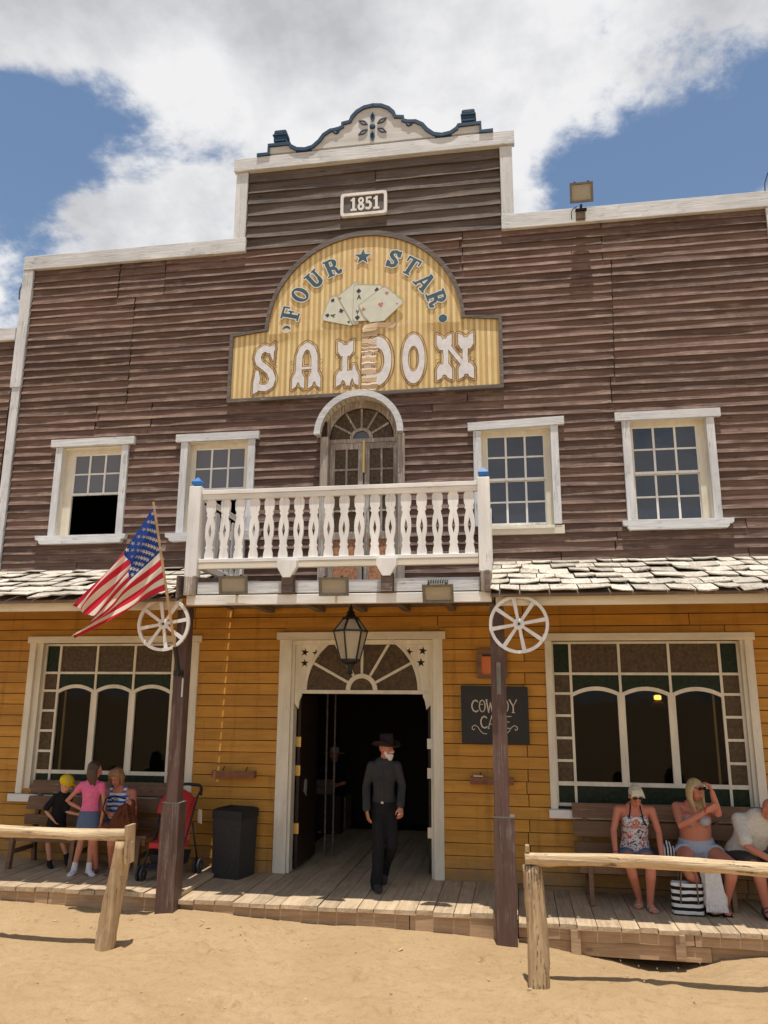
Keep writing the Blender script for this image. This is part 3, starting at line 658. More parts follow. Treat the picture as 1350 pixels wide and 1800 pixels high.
# open door leaves folded into the room
for sx, x0, x1 in ((-1, -2.94, -2.895), (1, -1.16, -1.115)):
    w = MB(); w.box(x0, x1, .175, 1.15, .03, 2.22, .004)
    for zz in (.35, 1.1, 1.75): w.box(x0 - .008, x1 + .008, .3, .98, zz, zz + .03)
    w.build('door_leaf', 'dark_door', ent)
    for zz in (.45, 1.18, 1.55): MB().box(x0 - .012, x1 + .012, .166, .174, zz - (.0 if sx > 0 else 0), zz + .13).build('hinge', 'brass' if sx < 0 else 'steel', ent)
MB().hexa([(-2.893, .42, .95), (-2.893, .55, .88), (-2.885, .55, .88), (-2.885, .42, .95), (-2.893, .47, 1.12), (-2.893, .58, 1.08), (-2.885, .58, 1.08), (-2.885, .47, 1.12)]).build('door_notice', plain('grey_plate', (.35, .33, .3), .5), ent)
w = MB()
for x in (-2.78, -2.66): MB().box(x, x + .02, 1.2, 1.23, .0, 2.6).build('inner_post', 'dark_timber', ent)

# ------------------------------------------------------------------ porch posts and beams
def post(x0, x1, xs0, xs1, zs, name='porch_post'):
    p = MB(); p.box(x0, x1, -1.64, -1.47, zs - .02, 3.25, .008); p = p.build(name, 'post_paint', B)
    q = MB(); q.box(xs0, xs1, -1.665, -1.445, gz((x0 + x1) / 2, -1.6) - .15, zs, .006); q.build('post_sleeve', 'post_paint', p)
    q = MB(); q.ring([(xs0 - .004, 0), (xs1 + .004, 0), (xs1 + .004, 1), (xs0 - .004, 1)], [(x0, 0), (x1, 0), (x1, 1), (x0, 1)], 0, 1)
    q = MB(); z = zs + .001; th = .004
    q.box(xs0, xs1, -1.665, -1.641, z, z + th); q.box(xs0, xs1, -1.469, -1.445, z, z + th); q.box(xs0, x0, -1.64, -1.47, z, z + th); q.box(x1, xs1, -1.64, -1.47, z, z + th); q.build('sleeve_rim', 'lamp_grey', p)
    return p
pl = post(-3.965, -3.825, -4.0, -3.785, 1.03); pr = post(-.265, -.105, -.275, -.055, .985)
def fix(p, name, *a, mat='steel'): MB().box(*a, .003).build(name, mat, p)
fix(pr, 'lock_plate', -.205, -.155, -1.655, -1.641, 2.25, 2.60, mat='lamp_grey'); fix(pl, 'hook', -3.85, -3.83, -1.66, -1.641, 2.2, 2.42, mat='steel')
# beams across the opening between the posts and along the porch roofs
def beam(name, mat, *a): return MB().box(*a, .005).build(name, mat, B)
beam('lower_beam', 'white_paint_x', -3.83, -.235, -1.72, -1.64, 3.262, 3.375); beam('upper_beam', 'white_trim_x', -3.71, -2.655, -1.70, -1.62, 3.395, 3.535)
beam('upper_beam', 'white_trim_x', -2.505, -1.47, -1.70, -1.62, 3.395, 3.535); beam('upper_beam', 'white_trim_x', -1.35, -.36, -1.70, -1.62, 3.395, 3.545)
beam('fascia_board', 'cream_paint_x', -8.4, -3.90, -1.70, -1.65, 3.215, 3.345); beam('fascia_board', 'cream_paint_x', -.19, 4.6, -1.70, -1.65, 3.215, 3.34)
for x in (-7.4, -6.4, -5.4, -4.4, .7, 1.7, 2.7, 3.7): MB().bar((x, -1.6, 3.29), (x, -.05, 3.84), .08, .09).build('rafter', 'dark_timber', B)
for x in (-3.3, -2.58, -2.0, -1.41, -.8): beam('joist', 'dark_timber', x - .05, x + .05, -1.63, -.04, 3.33, 3.398)
for x in (-2.58, -1.41):
    beam('joist_end', 'dark_timber', x - .065, x + .065, -1.80, -1.73, 3.385, 3.60)
    w = MB(); w.prism([(x - .075, 3.375), (x + .075, 3.375), (x + .075, 3.60), (x - .075, 3.60)], -1.725, -1.705); w.build('joist_plate', 'dark_timber', B)
    MB().prism([(x - .045, 3.56), (x + .045, 3.56), (x + .115, 3.68), (x + .115, 3.758), (x - .115, 3.758), (x - .115, 3.68)], -1.83, -1.735).build('bracket', 'white_paint', B)
MB().box(-3.84, -.245, -1.635, -.002, 3.40, 3.44).build('balcony_floor', 'dark_timber', B)

# ------------------------------------------------------------------ porch roofs
def porch_roof(x0, x1, sag, seed):
    rnd = random.Random(seed)
    y0, z0, y1, z1 = -1.88, 3.345, -.0, 3.985
    d = MB(); d.hexa([(x0, -1.80, 3.30), (x1, -1.80, 3.30), (x1, -.03, 3.925), (x0, -.03, 3.925), (x0, -1.80, 3.335), (x1, -1.80, 3.335), (x1, -.03, 3.96), (x0, -.03, 3.96)])
    rf = d.build('porch_roof', 'dark_timber', B)
    L = math.hypot(y1 - y0, z1 - z0); ty, tz = (y1 - y0) / L, (z1 - z0) / L; nyv, nzv = -tz, ty
    nc = 6; ex = L / nc
    for c in range(nc):
        x = x0 + (0 if c % 2 else -.12)
        while x < x1 - .03:
            w = rnd.uniform(.18, .36); xb = min(x + w, x1); xa = max(x, x0)
            if x1 - xb < .08: xb = x1
            if xb - xa > .05:
                s0 = c * ex + rnd.uniform(-.06, .035); s1 = min(c * ex + ex + .10, L); lift = rnd.uniform(.020, .055); tw = rnd.uniform(-.016, .016); curl = rnd.uniform(-.004, .014); th = rnd.uniform(.009, .016)
                sg = sag * math.sin((xa - x0) / (x1 - x0) * math.pi)
                def P(xx, s, h): return (xx, y0 + ty * s + nyv * h, z0 + tz * s + nzv * h - sg * (1 - s / L))
                g = .006; m = (xa + xb) / 2; vs = []
                for s, hh, f in ((s0, lift, 1), ((s0 + s1) / 2, lift * .55 + .01, .5), (s1, .004, 0)):
                    for xx, k in ((xa + g, -1), (m, 0), (xb - g, 1)):
                        jag = rnd.uniform(-.008, .008) if f == 1 else 0
                        vs += [P(xx, s + jag, hh + tw * k * f - (curl * f if k == 0 else 0)), P(xx, s + jag, hh + tw * k * f + th * (f * .7 + .3) - (curl * f if k == 0 else 0))]
                fs = []
                for i in range(2):
                    for j in range(2):
                        q = i * 6 + j * 2; fs += [(q, q + 2, q + 8, q + 6), (q + 1, q + 7, q + 9, q + 3)]
                for j in range(2): fs += [(j * 2, j * 2 + 1, j * 2 + 3, j * 2 + 2), (12 + j * 2, 14 + j * 2, 15 + j * 2, 13 + j * 2)]
                for i in range(2): fs += [(i * 6, i * 6 + 6, i * 6 + 7, i * 6 + 1), (i * 6 + 4, i * 6 + 5, i * 6 + 11, i * 6 + 10)]
                mb = MB(); mb.add(vs, fs); mb.build('shingle', 'shingle_wood', rf)
            x = xb if xb > x else x + w
    return rf
porch_roof(-8.4, -3.917, .0, 3); porch_roof(-.245, 4.6, .03, 4)
beam('roof_edge_board', 'dark_timber', -.30, -.248, -1.84, -.3, 3.36, 3.60); MB().hexa([(-3.915, -1.84, 3.34), (-3.893, -1.84, 3.34), (-3.893, -.1, 3.6), (-3.915, -.1, 3.6), (-3.915, -1.84, 3.60), (-3.893, -1.84, 3.60), (-3.893, -.1, 3.8), (-3.915, -.1, 3.8)]).build('roof_edge_board', 'dark_timber', B); MB().box(-3.872, -3.84, -1.64, -.05, 3.38, 3.56).build('roof_edge_board', 'dark_timber', B)

# ------------------------------------------------------------------ balcony
BY = -1.70
bal = MB(); bal.box(-3.70, -.37, BY - .045, BY + .045, 4.605, 4.655, .004); bal.box(-3.70, -.37, BY - .03, BY + .03, 4.54, 4.604, .003); bal.box(-3.70, -.37, BY - .04, BY + .04, 3.765, 3.81, .004)
bal = bal.build('balcony', 'white_paint_x', B)
MB().box(-3.70, -.37, BY - .035, BY + .035, 3.69, 3.763, .003).build('rail_beam', 'cream_paint_x', bal)
# crooked hand rail: left end a little higher
for x0, x1, top in ((-3.855, -3.705, 4.705), (-.365, -.225, 4.69)):
    MB().box(x0, x1, BY - .075, BY + .07, 3.60, top, .006).build('balcony_post', 'white_paint', bal)
    MB().box(x0 + .015, x1 - .015, BY - .10, BY + .05, 3.37, 3.598, .006).build('post_foot', 'grey_timber', bal)
    cx = (x0 + x1) / 2; w = MB(); w.lathe((cx, BY, top), [(.035, 0), (.035, .02), (.075, .03), (.088, .065), (.0, .135)], 4, cap=False)
    w.v = [(cx + ((x - cx) * .7071 - (y - BY) * .7071), BY + ((x - cx) * .7071 + (y - BY) * .7071), z) for x, y, z in w.v]; w.build('post_cap', 'cap_blue', bal)
half = [(.056, 0), (.056, .02), (.055, .05), (.044, .10), (.040, .115), (.052, .138), (.040, .165), (.042, .20), (.058, .27), (.062, .36), (.055, .43), (.042, .485), (.038, .51), (.054, .533), (.044, .56), (.058, .59), (.062, .64), (.062, .69), (.042, .735)]
outl = [(a, z) for a, z in half] + [(-a, z) for a, z in reversed(half)]
def baluster_mesh():
    return plate_with_holes([(x, z) for x, z in outl], [[(0, .235), (.020, .33), (0, .425), (-.020, .33)]], -.013, .013, 'baluster', 'white_paint', bal)
b0 = baluster_mesh(); base = b0.location + WL[bal]
n = 18
for i in range(n):
    x = -3.585 + (3.585 - .465) * i / (n - 1); loc = (x, BY, 3.812)
    if i == 0: b0.location = Vector(loc) - WL[bal]; WL[b0] = Vector(loc); b0.data.transform(Matrix.Translation((-base.x * 0, 0, 0)))
    else: copy_at(b0, loc, bal)
# side returns
for xs_ in (-3.775, -.30):
    w = MB(); w.box(xs_ - .04, xs_ + .04, BY + .075, -.04, 4.60, 4.64, .004); w.box(xs_ - .035, xs_ + .035, BY + .075, -.04, 3.72, 3.80, .004); w.build('side_rail', 'white_paint_x', bal)
    for k in range(7):
        c = copy_at(b0, (xs_, -1.42 + .205 * k, 3.802), bal); c.rotation_euler = (0, 0, R(90))
    w = MB(); w.box(xs_ - .05, xs_ + .05, -.12, -.03, 3.45, 4.70); w.build('wall_post', 'white_paint', bal)
# ------------------------------------------------------------------ flat lettering from distance fields
class G:
    """a signed-distance drawing on a small grid, x right, z up, negative inside"""
    def __init__(s, w, h, st=.0085, pad=.06):
        s.x = np.arange(-pad, w + pad + st, st); s.z = np.arange(-pad, h + pad + st, st); s.X, s.Z = np.meshgrid(s.x, s.z); s.D = np.full(s.X.shape, 9.)
    def put(s, d, sub=False): s.D = np.maximum(s.D, -d) if sub else np.minimum(s.D, d); return s
    def seg(s, a, b, r, sub=False):
        px, pz = s.X - a[0], s.Z - a[1]; dx, dz = b[0] - a[0], b[1] - a[1]; L = dx * dx + dz * dz + 1e-9; t = np.clip((px * dx + pz * dz) / L, 0, 1)
        r = r[0] + (r[1] - r[0]) * t if hasattr(r, '__len__') else r
        return s.put(np.hypot(px - dx * t, pz - dz * t) - r, sub)
    def line(s, pts, r, sub=False):
        n = len(pts) - 1
        for i in range(n): s.seg(pts[i], pts[i + 1], (r[0] + (r[1] - r[0]) * i / n, r[0] + (r[1] - r[0]) * (i + 1) / n) if hasattr(r, '__len__') else r, sub)
        return s
    def poly(s, P, sub=False):
        d = np.full(s.X.shape, 9.); ins = np.zeros(s.X.shape, bool); n = len(P)
        for i in range(n):
            a, b = P[i], P[(i + 1) % n]; px, pz = s.X - a[0], s.Z - a[1]; dx, dz = b[0] - a[0], b[1] - a[1]; t = np.clip((px * dx + pz * dz) / (dx * dx + dz * dz + 1e-12), 0, 1)
            d = np.minimum(d, np.hypot(px - dx * t, pz - dz * t)); c = ((a[1] > s.Z) != (b[1] > s.Z))
            with np.errstate(divide='ignore', invalid='ignore'): ins ^= c & (s.X < (b[0] - a[0]) * (s.Z - a[1]) / ((b[1] - a[1]) or 1e-9) + a[0])
        return s.put(np.where(ins, -d, d), sub)
    def box(s, x0, x1, z0, z1, sub=False): return s.poly([(x0, z0), (x1, z0), (x1, z1), (x0, z1)], sub)
    def oval(s, cx, cz, rx, rz, sub=False):
        k = np.hypot((s.X - cx) / rx, (s.Z - cz) / rz); g = np.hypot((s.X - cx) / rx ** 2, (s.Z - cz) / rz ** 2) + 1e-9
        return s.put((k * (k - 1) / g), sub)
    def faces(s, lo, hi):
        F = s.D; V = []; Fs = []
        inside = (F >= lo) & (F <= hi); ny_, nx_ = F.shape
        for j in range(ny_ - 1):
            run = None
            for i in range(nx_ - 1):
                q = inside[j, i], inside[j, i + 1], inside[j + 1, i + 1], inside[j + 1, i]; f4 = (F[j, i], F[j, i + 1], F[j + 1, i + 1], F[j + 1, i])
                if all(q):
                    if run is None: run = i
                    continue
                if run is not None: s._q(V, Fs, run, i, j); run = None
                if not any(q) and not (min(f4) < lo and max(f4) > hi) and (min(f4) > hi or max(f4) < lo): continue
                P = [(s.x[i], s.z[j], f4[0]), (s.x[i + 1], s.z[j], f4[1]), (s.x[i + 1], s.z[j + 1], f4[2]), (s.x[i], s.z[j + 1], f4[3])]
                for tri in ((P[0], P[1], P[2]), (P[0], P[2], P[3])):
                    pl = list(tri)
                    for lim, sg in ((hi, -1), (lo, 1)):
                        o = []
                        for k in range(len(pl)):
                            a, b = pl[k], pl[(k + 1) % len(pl)]; ia, ib = sg * (a[2] - lim) >= 0, sg * (b[2] - lim) >= 0
                            if ia: o.append(a)
                            if ia != ib: t = (lim - a[2]) / (b[2] - a[2]); o.append((a[0] + (b[0] - a[0]) * t, a[1] + (b[1] - a[1]) * t, lim))
                        pl = o
                        if not pl: break
                    if len(pl) >= 3: Fs.append(tuple(range(len(V), len(V) + len(pl)))); V += [(p[0], p[1]) for p in pl]
            if run is not None: s._q(V, Fs, run, nx_ - 1, j)
        return V, Fs
    def _q(s, V, Fs, a, b, j):
        k = len(V); V += [(s.x[a], s.z[j]), (s.x[b], s.z[j]), (s.x[b], s.z[j + 1]), (s.x[a], s.z[j + 1])]; Fs.append((k, k + 1, k + 2, k + 3))
def flat(g, lo, hi, y, tf, mb=None):
    V, Fs = g.faces(lo, hi); mb = mb or MB(); mb.add([(lambda p: (p[0], y, p[1]))(tf(*v)) for v in V], Fs); return mb
def raised(g, y0, y1, tf, name, mat, parent):
    V, Fs = g.faces(-9, 0); bm = bmesh.new(); vs = [bm.verts.new((tf(*v)[0], y0, tf(*v)[1])) for v in V]
    for f in Fs: bm.faces.new([vs[i] for i in f])
    bmesh.ops.remove_doubles(bm, verts=bm.verts, dist=.0006)
    r = bmesh.ops.extrude_face_region(bm, geom=list(bm.faces)); bmesh.ops.translate(bm, verts=[e for e in r['geom'] if isinstance(e, bmesh.types.BMVert)], vec=(0, y1 - y0, 0))
    bm.verts.index_update(); mb = MB(); mb.add([tuple(v.co) for v in bm.verts], [tuple(v.index for v in f.verts) for f in bm.faces]); bm.free()
    return mb.build(name, mat, parent)
# slab letters, drawn h = .27 tall
def slab(ch, h=.27):
    w = {'F': .19, 'O': .20, 'U': .22, 'R': .22, 'S': .18, 'T': .21, 'A': .24}[ch]; g = G(w, h, .0075, .035); t = .058; sf = .026
    if ch == 'F': g.box(.03, .03 + t, 0, h).box(0, .12, 0, sf).box(0, w, h - sf - .006, h).box(w - .025, w, h - .10, h).box(.03, .13, .12, .148).box(.115, .137, .09, .178)
    if ch == 'O': g.oval(w / 2, h / 2, w / 2, h / 2).oval(w / 2, h / 2, w / 2 - .058, h / 2 - .032, True)
    if ch == 'U': g.box(.028, .028 + t, .09, h).box(w - .028 - .04, w - .028, .09, h).box(0, .115, h - sf, h).box(w - .085, w, h - sf, h).line([(.055, .10), (.06, .055), (.09, .03), (.13, .03), (.16, .055), (.167, .10)], .028)
    if ch == 'R': g.box(.025, .025 + t, 0, h).box(0, .11, 0, sf).box(0, .12, h - sf, h).oval(.105, h - .075, .085, .075).box(.083, .125, h - .115, h - .035, True).line([(.10, .12), (.145, .10), (.155, .05), (.165, .02), (.195, .02), (.205, .045)], .022)
    if ch == 'S': g.line([(.150, .195), (.13, .235), (.09, .247), (.045, .232), (.035, .195), (.06, .16), (.11, .125), (.14, .09), (.13, .045), (.09, .024), (.05, .032), (.03, .07)], .027).box(.148, .178, .165, .265).box(.0, .03, .005, .105)
    if ch == 'T': g.box(w / 2 - t / 2, w / 2 + t / 2, 0, h).box(w / 2 - .055, w / 2 + .055, 0, sf).box(0, w, h - sf - .004, h).box(0, .026, h - .09, h).box(w - .026, w, h - .09, h)
    if ch == 'A': g.poly([(.105, h), (.15, h), (.225, 0), (.16, 0)]).poly([(.10, h), (.145, h), (.06, 0), (.022, 0)]).box(.055, .18, .075, .10).box(0, .08, 0, sf).box(.14, w, 0, sf).box(.085, .15, h - sf, h)
    return g, w
# ornate letters, h = .76 tall
def spiral(c, r, a0, turns, hand=1, n=14): return [(c[0] + r * (1 - .75 * i / n) * math.cos(R(a0 + hand * 360 * turns * i / n)), c[1] + r * (1 - .75 * i / n) * math.sin(R(a0 + hand * 360 * turns * i / n))) for i in range(n + 1)]
def tail(g, cx, z, w, dz):                                  # fish-tail end; dz>0 opens upward
    h = .13 * (1 if dz > 0 else -1)
    g.poly([(cx - w * .30, z - h * 1.5), (cx - w / 2, z - h * .9), (cx - w / 2, z + h * .45), (cx - w * .18, z + h * .15), (cx, z - h * .55), (cx + w * .18, z + h * .15), (cx + w / 2, z + h * .45), (cx + w / 2, z - h * .9), (cx + w * .30, z - h * 1.5)])
def ornate(ch):
    H = .80
    if ch == 'S':
        w = .40; g = G(w, H, .009, .06)
        g.line([(.30, .70), (.26, .68), (.18, .72), (.10, .66), (.075, .57), (.10, .48), (.19, .41), (.28, .33), (.325, .22), (.30, .12), (.22, .07), (.14, .08), (.08, .10)], .052)
        g.poly([(.27, .62), (.33, .48), (.345, .80), (.28, .70), (.25, .74)]).poly([(.05, .36), (.10, .36), (.13, .22), (.10, .02), (.02, -.02), (.02, .16)])
    if ch == 'A':
        w = .50; g = G(w, H, .009, .06)
        g.line([(.12, .18), (.125, .42), (.13, .55), (.17, .66), (.25, .72), (.33, .66), (.37, .55), (.375, .42), (.38, .18)], .052); g.box(.12, .38, .335, .375)
        tail(g, .12, .08, .20, -1); tail(g, .38, .08, .20, -1)
    if ch == 'L':
        w = .38; g = G(w, H, .009, .06)
        g.line([(.16, .15), (.15, .40), (.16, .65)], .040); tail(g, .16, .70, .24, 1); tail(g, .13, .08, .22, -1); tail(g, .27, .08, .20, -1); g.poly([(.25, .15), (.275, .36), (.31, .36), (.36, .13)])
    if ch == 'O':
        w = .36; g = G(w, H, .009, .06); g.oval(w / 2, H / 2, w / 2, H / 2 - .01).oval(w / 2, H / 2, w / 2 - .095, H / 2 - .20, True)
    if ch == 'N':
        w = .58; g = G(w, H, .009, .06)
        g.line([(.14, .15), (.155, .40), (.14, .65)], .040).line([(.45, .15), (.435, .40), (.45, .65)], .040).seg((.15, .62), (.44, .22), .034)
        for x in (.13, .45): tail(g, x, .70, .23, 1); tail(g, x, .09, .23, -1)
    return g, w
CURLS = {'S': [((.36, .55), .045, 90, 1.1, 1), ((.37, .40), .045, 270, 1.1, -1)], 'A': [((.02, .46), .05, 0, 1.1, -1), ((.02, .30), .05, 0, 1.1, 1), ((.48, .46), .05, 180, 1.1, 1), ((.48, .30), .05, 180, 1.1, -1)],
         'L': [((.04, .50), .05, 0, 1.2, 1), ((.27, .53), .05, 180, 1.2, -1), ((.33, .48), .035, 180, 1.2, 1)], 'O': [], 'N': [((.03, .50), .045, 0, 1.1, -1), ((.03, .33), .045, 0, 1.1, 1), ((.55, .50), .045, 180, 1.1, 1), ((.55, .33), .045, 180, 1.1, -1), ((.27, .30), .035, 180, 1.1, -1), ((.32, .52), .035, 0, 1.1, -1)]}

# ------------------------------------------------------------------ FOUR STAR SALOON sign
m, t, b = newmat('sign_stripes'); pos = N(t, 'ShaderNodeNewGeometry').outputs['Position']; sp_ = N(t, 'ShaderNodeSeparateXYZ'); t.links.new(pos, sp_.inputs[0])
fx = fmath(t, 'FRACT', fmath(t, 'MULTIPLY', sp_.outputs[0], 1 / .082)); s1 = fmath(t, 'GREATER_THAN', fx, .48)
fx2 = fmath(t, 'FRACT', fmath(t, 'MULTIPLY', sp_.outputs[0], 1 / .164)); s2 = fmath(t, 'GREATER_THAN', fx2, .5)
c = mixc(t, s1, mixc(t, s2, (.68, .52, .22), (.74, .59, .29)), mixc(t, s2, (.47, .31, .115), (.54, .37, .14)))
blot = noise(t, pos, 1.6, 5, .6); c = mixc(t, ramp(t, blot, ((.5, (0, 0, 0)), (.72, (.6, .6, .6)))), c, (.56, .33, .14))
c = mixc(t, ramp(t, noise(t, pos, 18, 4, .6), ((.62, (0, 0, 0)), (.68, (.5, .5, .5)))), c, (.62, .52, .38))
t.links.new(c, b.inputs['Base Color']); b.inputs['Roughness'].default_value = .55; bump(t, b, noise(t, mapped(t, pos, (4, 1, 1.4)), 2, 4, .6), .5, .02)
plain('letter_teal', (.035, .075, .092), .5, var=.3, vscale=9); plain('letter_rim', (.60, .58, .52), .6); plain('letter_white', (.64, .62, .61), .6, var=.12, vscale=12); plain('letter_line', (.16, .07, .025), .6)
plain('card_face', (.58, .58, .47), .5, var=.08, vscale=8); plain('card_black', (.02, .022, .03), .5); plain('card_red', (.48, .16, .14), .6, var=.3, vscale=60); plain('card_edge', (.36, .33, .24), .6)
wood('torn_backing', (.50, .37, .23), (.66, .51, .34), 'x', (.66, .56, .42), .3, .7, .3, knots=False, bst=1.2, edge=.15)
S = empty('saloon_sign', (-2.05, 0, 6.44), 'striped yellow FOUR STAR SALOON sign with arched top, playing cards and a torn centre strip', 'sign')
SX0, SX1, SZ0, SZ1 = -4.10, -.035, 6.445, 7.545; CX, CZ, RR = -2.06, 7.545, 1.50
def sign_outline(o): return [(SX0 + o, SZ0 + o), (SX1 - o, SZ0 + o), (SX1 - o, SZ1 - o)] + [(CX + (RR - o) * math.cos(R(a)), SZ1 - o * .6 + (1.545 - o) * math.sin(R(a))) for a in np.linspace(1.5, 178.5, 44)] + [(SX0 + o, SZ1 - o)]
w = MB(); w.prism(sign_outline(.03), -.050, .0); w.build('board', 'sign_stripes', S)
w = MB(); w.ring(sign_outline(0), sign_outline(.05), -.085, -.001); w.build('sign_frame', 'sign_frame', S)
# the two printed sheets: top arch and lower banner, with a slight step where they meet
def sheet(x0, x1, z0, z1, y, n=40):
    mb = MB(); nz = 10; vs = []; fs = []
    for j in range(nz + 1):
        for i in range(n + 1):
            x = x0 + (x1 - x0) * i / n; z = z0 + (z1 - z0) * j / nz; e = .006 * math.sin(x * 3.1 + z * 2) * math.sin(z * 4.2 + 1) + ((.012 + .022 * max(0, math.sin(x * 5.2))) if j == nz else 0)
            vs.append((x, y - abs(e) - .001, z + (.012 * math.sin(x * 4) if j == nz else 0)))
    for j in range(nz):
        for i in range(n): k = j * (n + 1) + i; fs.append((k, k + 1, k + n + 2, k + n + 1))
    mb.add(vs, fs); mb.sm = [True] * len(mb.f); return mb
sheet(-3.50, -2.075, 6.50, 7.50, -.052).build('printed_banner', 'sign_stripes', S); sheet(-1.84, -.60, 6.50, 7.49, -.052).build('printed_banner', 'sign_stripes', S)
# torn strip: crumpled backing boards laid bare
z = 6.50; k = 0
while z < 7.50:
    h = U(.035, .13); h = min(h, 7.52 - z); a, b_ = -2.07 + U(-.004, .004), -1.845 + U(-.012, .02); y0, y1 = U(-.072, -.058), U(-.082, -.062)
    mb = MB(); n = 6; vs = []
    for i in range(n + 1):
        x = a + (b_ - a) * i / n; s = U(-.012, .012)
        vs += [(x, -.052, z - .004), (x, y0, z + s * .4), (x, y1 - .005, z + h * .55 + s), (x, -.056, z + h + .004)]
    fs = [(i * 4 + q, i * 4 + q + 4, i * 4 + q + 5, i * 4 + q + 1) for i in range(n) for q in range(3)]
    mb.add(vs, fs); mb.build('torn_strip', 'torn_backing', S); z += h
mb = MB(); mb.add([(-2.06, -.088, 7.42), (-1.86, -.088, 7.44), (-1.83, -.095, 7.56), (-1.98, -.09, 7.545), (-2.05, -.07, 7.53), (-1.55, -.07, 7.55), (-1.60, -.066, 7.47), (-1.84, -.07, 7.49)], [(0, 1, 2, 3), (0, 3, 4), (2, 1, 7, 6, 5)]); mb.build('torn_flap', 'torn_backing', S)
YL = -.066
def place(cx, cz, ang, w, h, sc=1.):
    ca, sa = math.cos(R(ang)), math.sin(R(ang))
    return lambda x, z: (cx + ((x - w / 2) * ca - (z - h / 2) * sa) * sc, cz + ((x - w / 2) * sa + (z - h / 2) * ca) * sc)
for ch, cx, cz, ang in (('F', -3.167, 7.814, 76), ('O', -3.03, 8.114, 58), ('U', -2.81, 8.351, 40), ('R', -2.54, 8.526, 21), ('S', -1.60, 8.586, -17), ('T', -1.345, 8.441, -33), ('A', -1.135, 8.173, -52), ('R', -.965, 7.892, -72)):
    g, w = slab(ch); tf = place(cx, cz, ang, w, .27, 1.06); mb = flat(g, -9, .0, YL, tf); rim = flat(g, .0001, .014, YL, tf)
    L_ = mb.build('letter', 'letter_teal', S); rim.build('letter_rim', 'letter_rim', L_)
g = G(.3, .3, .0075, .03); g.poly([(x, z) for x, z in star(.15, .15, .135, 90, .40)]); tf = place(-2.073, 8.664, -2, .3, .3); L_ = flat(g, -9, 0, YL, tf).build('star', 'letter_teal', S); flat(g, .0001, .014, YL, tf).build('letter_rim', 'letter_rim', L_)
for cx, cz, cut in ((-3.225, 7.56, True), (-.880, 7.565, False)):
    g = G(.2, .2, .0075, .03); g.oval(.1, .1, .062, .062); tf = place(cx, cz, 0, .2, .2); L_ = flat(g, -9, 0, YL - .002, tf).build('dot', 'letter_teal', S); flat(g, .0001, .014, YL - .002, tf).build('letter_rim', 'letter_rim', L_)
    if cut:
        g = G(.2, .2, .0075, .03); g.oval(.1, .075, .06, .04); flat(g, -9, 0, YL - .004, tf).build('torn_patch', 'torn_backing', S)
for ch, x0, x1 in (('S', -3.725, -3.34), ('A', -3.13, -2.66), ('L', -2.47, -2.10), ('O', -2.045, -1.63), ('O', -1.475, -1.145), ('N', -.99, -.43)):
    g, w = ornate(ch); sc = (x1 - x0) / w; tf = lambda x, z, x0=x0, sc=sc: (x0 + x * sc, 6.575 + z * .98)
    mb = flat(g, -9, -.002, YL, tf); L_ = mb.build('letter', 'letter_white', S)
    ln = flat(g, -.0015, .006, YL, tf); flat(g, .030, .040, YL, tf, ln)
    if CURLS[ch]:
        q = G(w, .8, .009, .06)
        for c_, r_, a_, tn, hd in CURLS[ch]: q.line(spiral(c_, r_, a_, tn, hd), .004)
        q.D = np.maximum(q.D, .012 - g.D); flat(q, -9, 0, YL - .0015, tf, ln)
    ln.build('letter_outline', 'letter_line', L_)
# playing cards, fanned
def card(P, y, pips, nm='playing_card'):
    c = MB().prism(P, y - .004, y).build(nm, 'card_face', S)
    cx = sum(p[0] for p in P) / len(P); cz = sum(p[1] for p in P) / len(P)
    w = MB(); w.ring(P, [(cx + (x - cx) * .97, cz + (z - cz) * .97) for x, z in P], y - .0055, y - .0041); w.build('card_edge', 'card_edge', c)
    for kind, x, z, r, ang in pips:
        g = G(2 * r, 2 * r, r * .12, r * .2)
        if kind == 'club': g.oval(r, r * 1.45, r * .42, r * .42).oval(r * .55, r * .8, r * .42, r * .42).oval(r * 1.45, r * .8, r * .42, r * .42).poly([(r, r), (r * .7, 0), (r * 1.3, 0)])
        if kind == 'spade': g.oval(r * .6, r * .85, r * .45, r * .42).oval(r * 1.4, r * .85, r * .45, r * .42).poly([(r, 2 * r), (r * .2, r), (r * 1.8, r)]).poly([(r, r), (r * .7, 0), (r * 1.3, 0)])
        if kind == 'heart': g.oval(r * .6, r * 1.3, r * .5, r * .45).oval(r * 1.4, r * 1.3, r * .5, r * .45).poly([(r, 0), (r * .15, r * 1.15), (r * 1.85, r * 1.15)])
        if kind == 'diamond': g.poly([(r, 0), (2 * r, r), (r, 2 * r), (0, r)])
        if kind == 'A': g.line([(r * .3, 0), (r, 2 * r), (r * 1.7, 0)], r * .22).seg((r * .5, r * .6), (r * 1.5, r * .6), r * .16)
        red = kind in ('heart', 'diamond')
        flat(g, -9, 0, y - .0062, place(x, z, ang, 2 * r, 2 * r)).build('pip', 'card_red' if red else 'card_black', c)
card([(-2.69, 7.70), (-2.565, 8.02), (-2.52, 8.055), (-2.44, 8.045), (-2.14, 7.58), (-2.24, 7.545), (-2.66, 7.66)], -.068, [('club', -2.52, 7.98, .035, -30), ('club', -2.60, 7.74, .035, 75), ('A', -2.515, 7.73, .03, 75), ('club', -2.39, 7.80, .04, 20), ('club', -2.275, 7.61, .022, 60)])
card([(-2.45, 8.04), (-2.20, 8.24), (-2.15, 8.245), (-2.11, 8.17), (-2.12, 7.56), (-2.2, 7.55)], -.0745, [('diamond', -2.41, 8.00, .024, 0), ('diamond', -2.19, 8.17, .016, 0)])
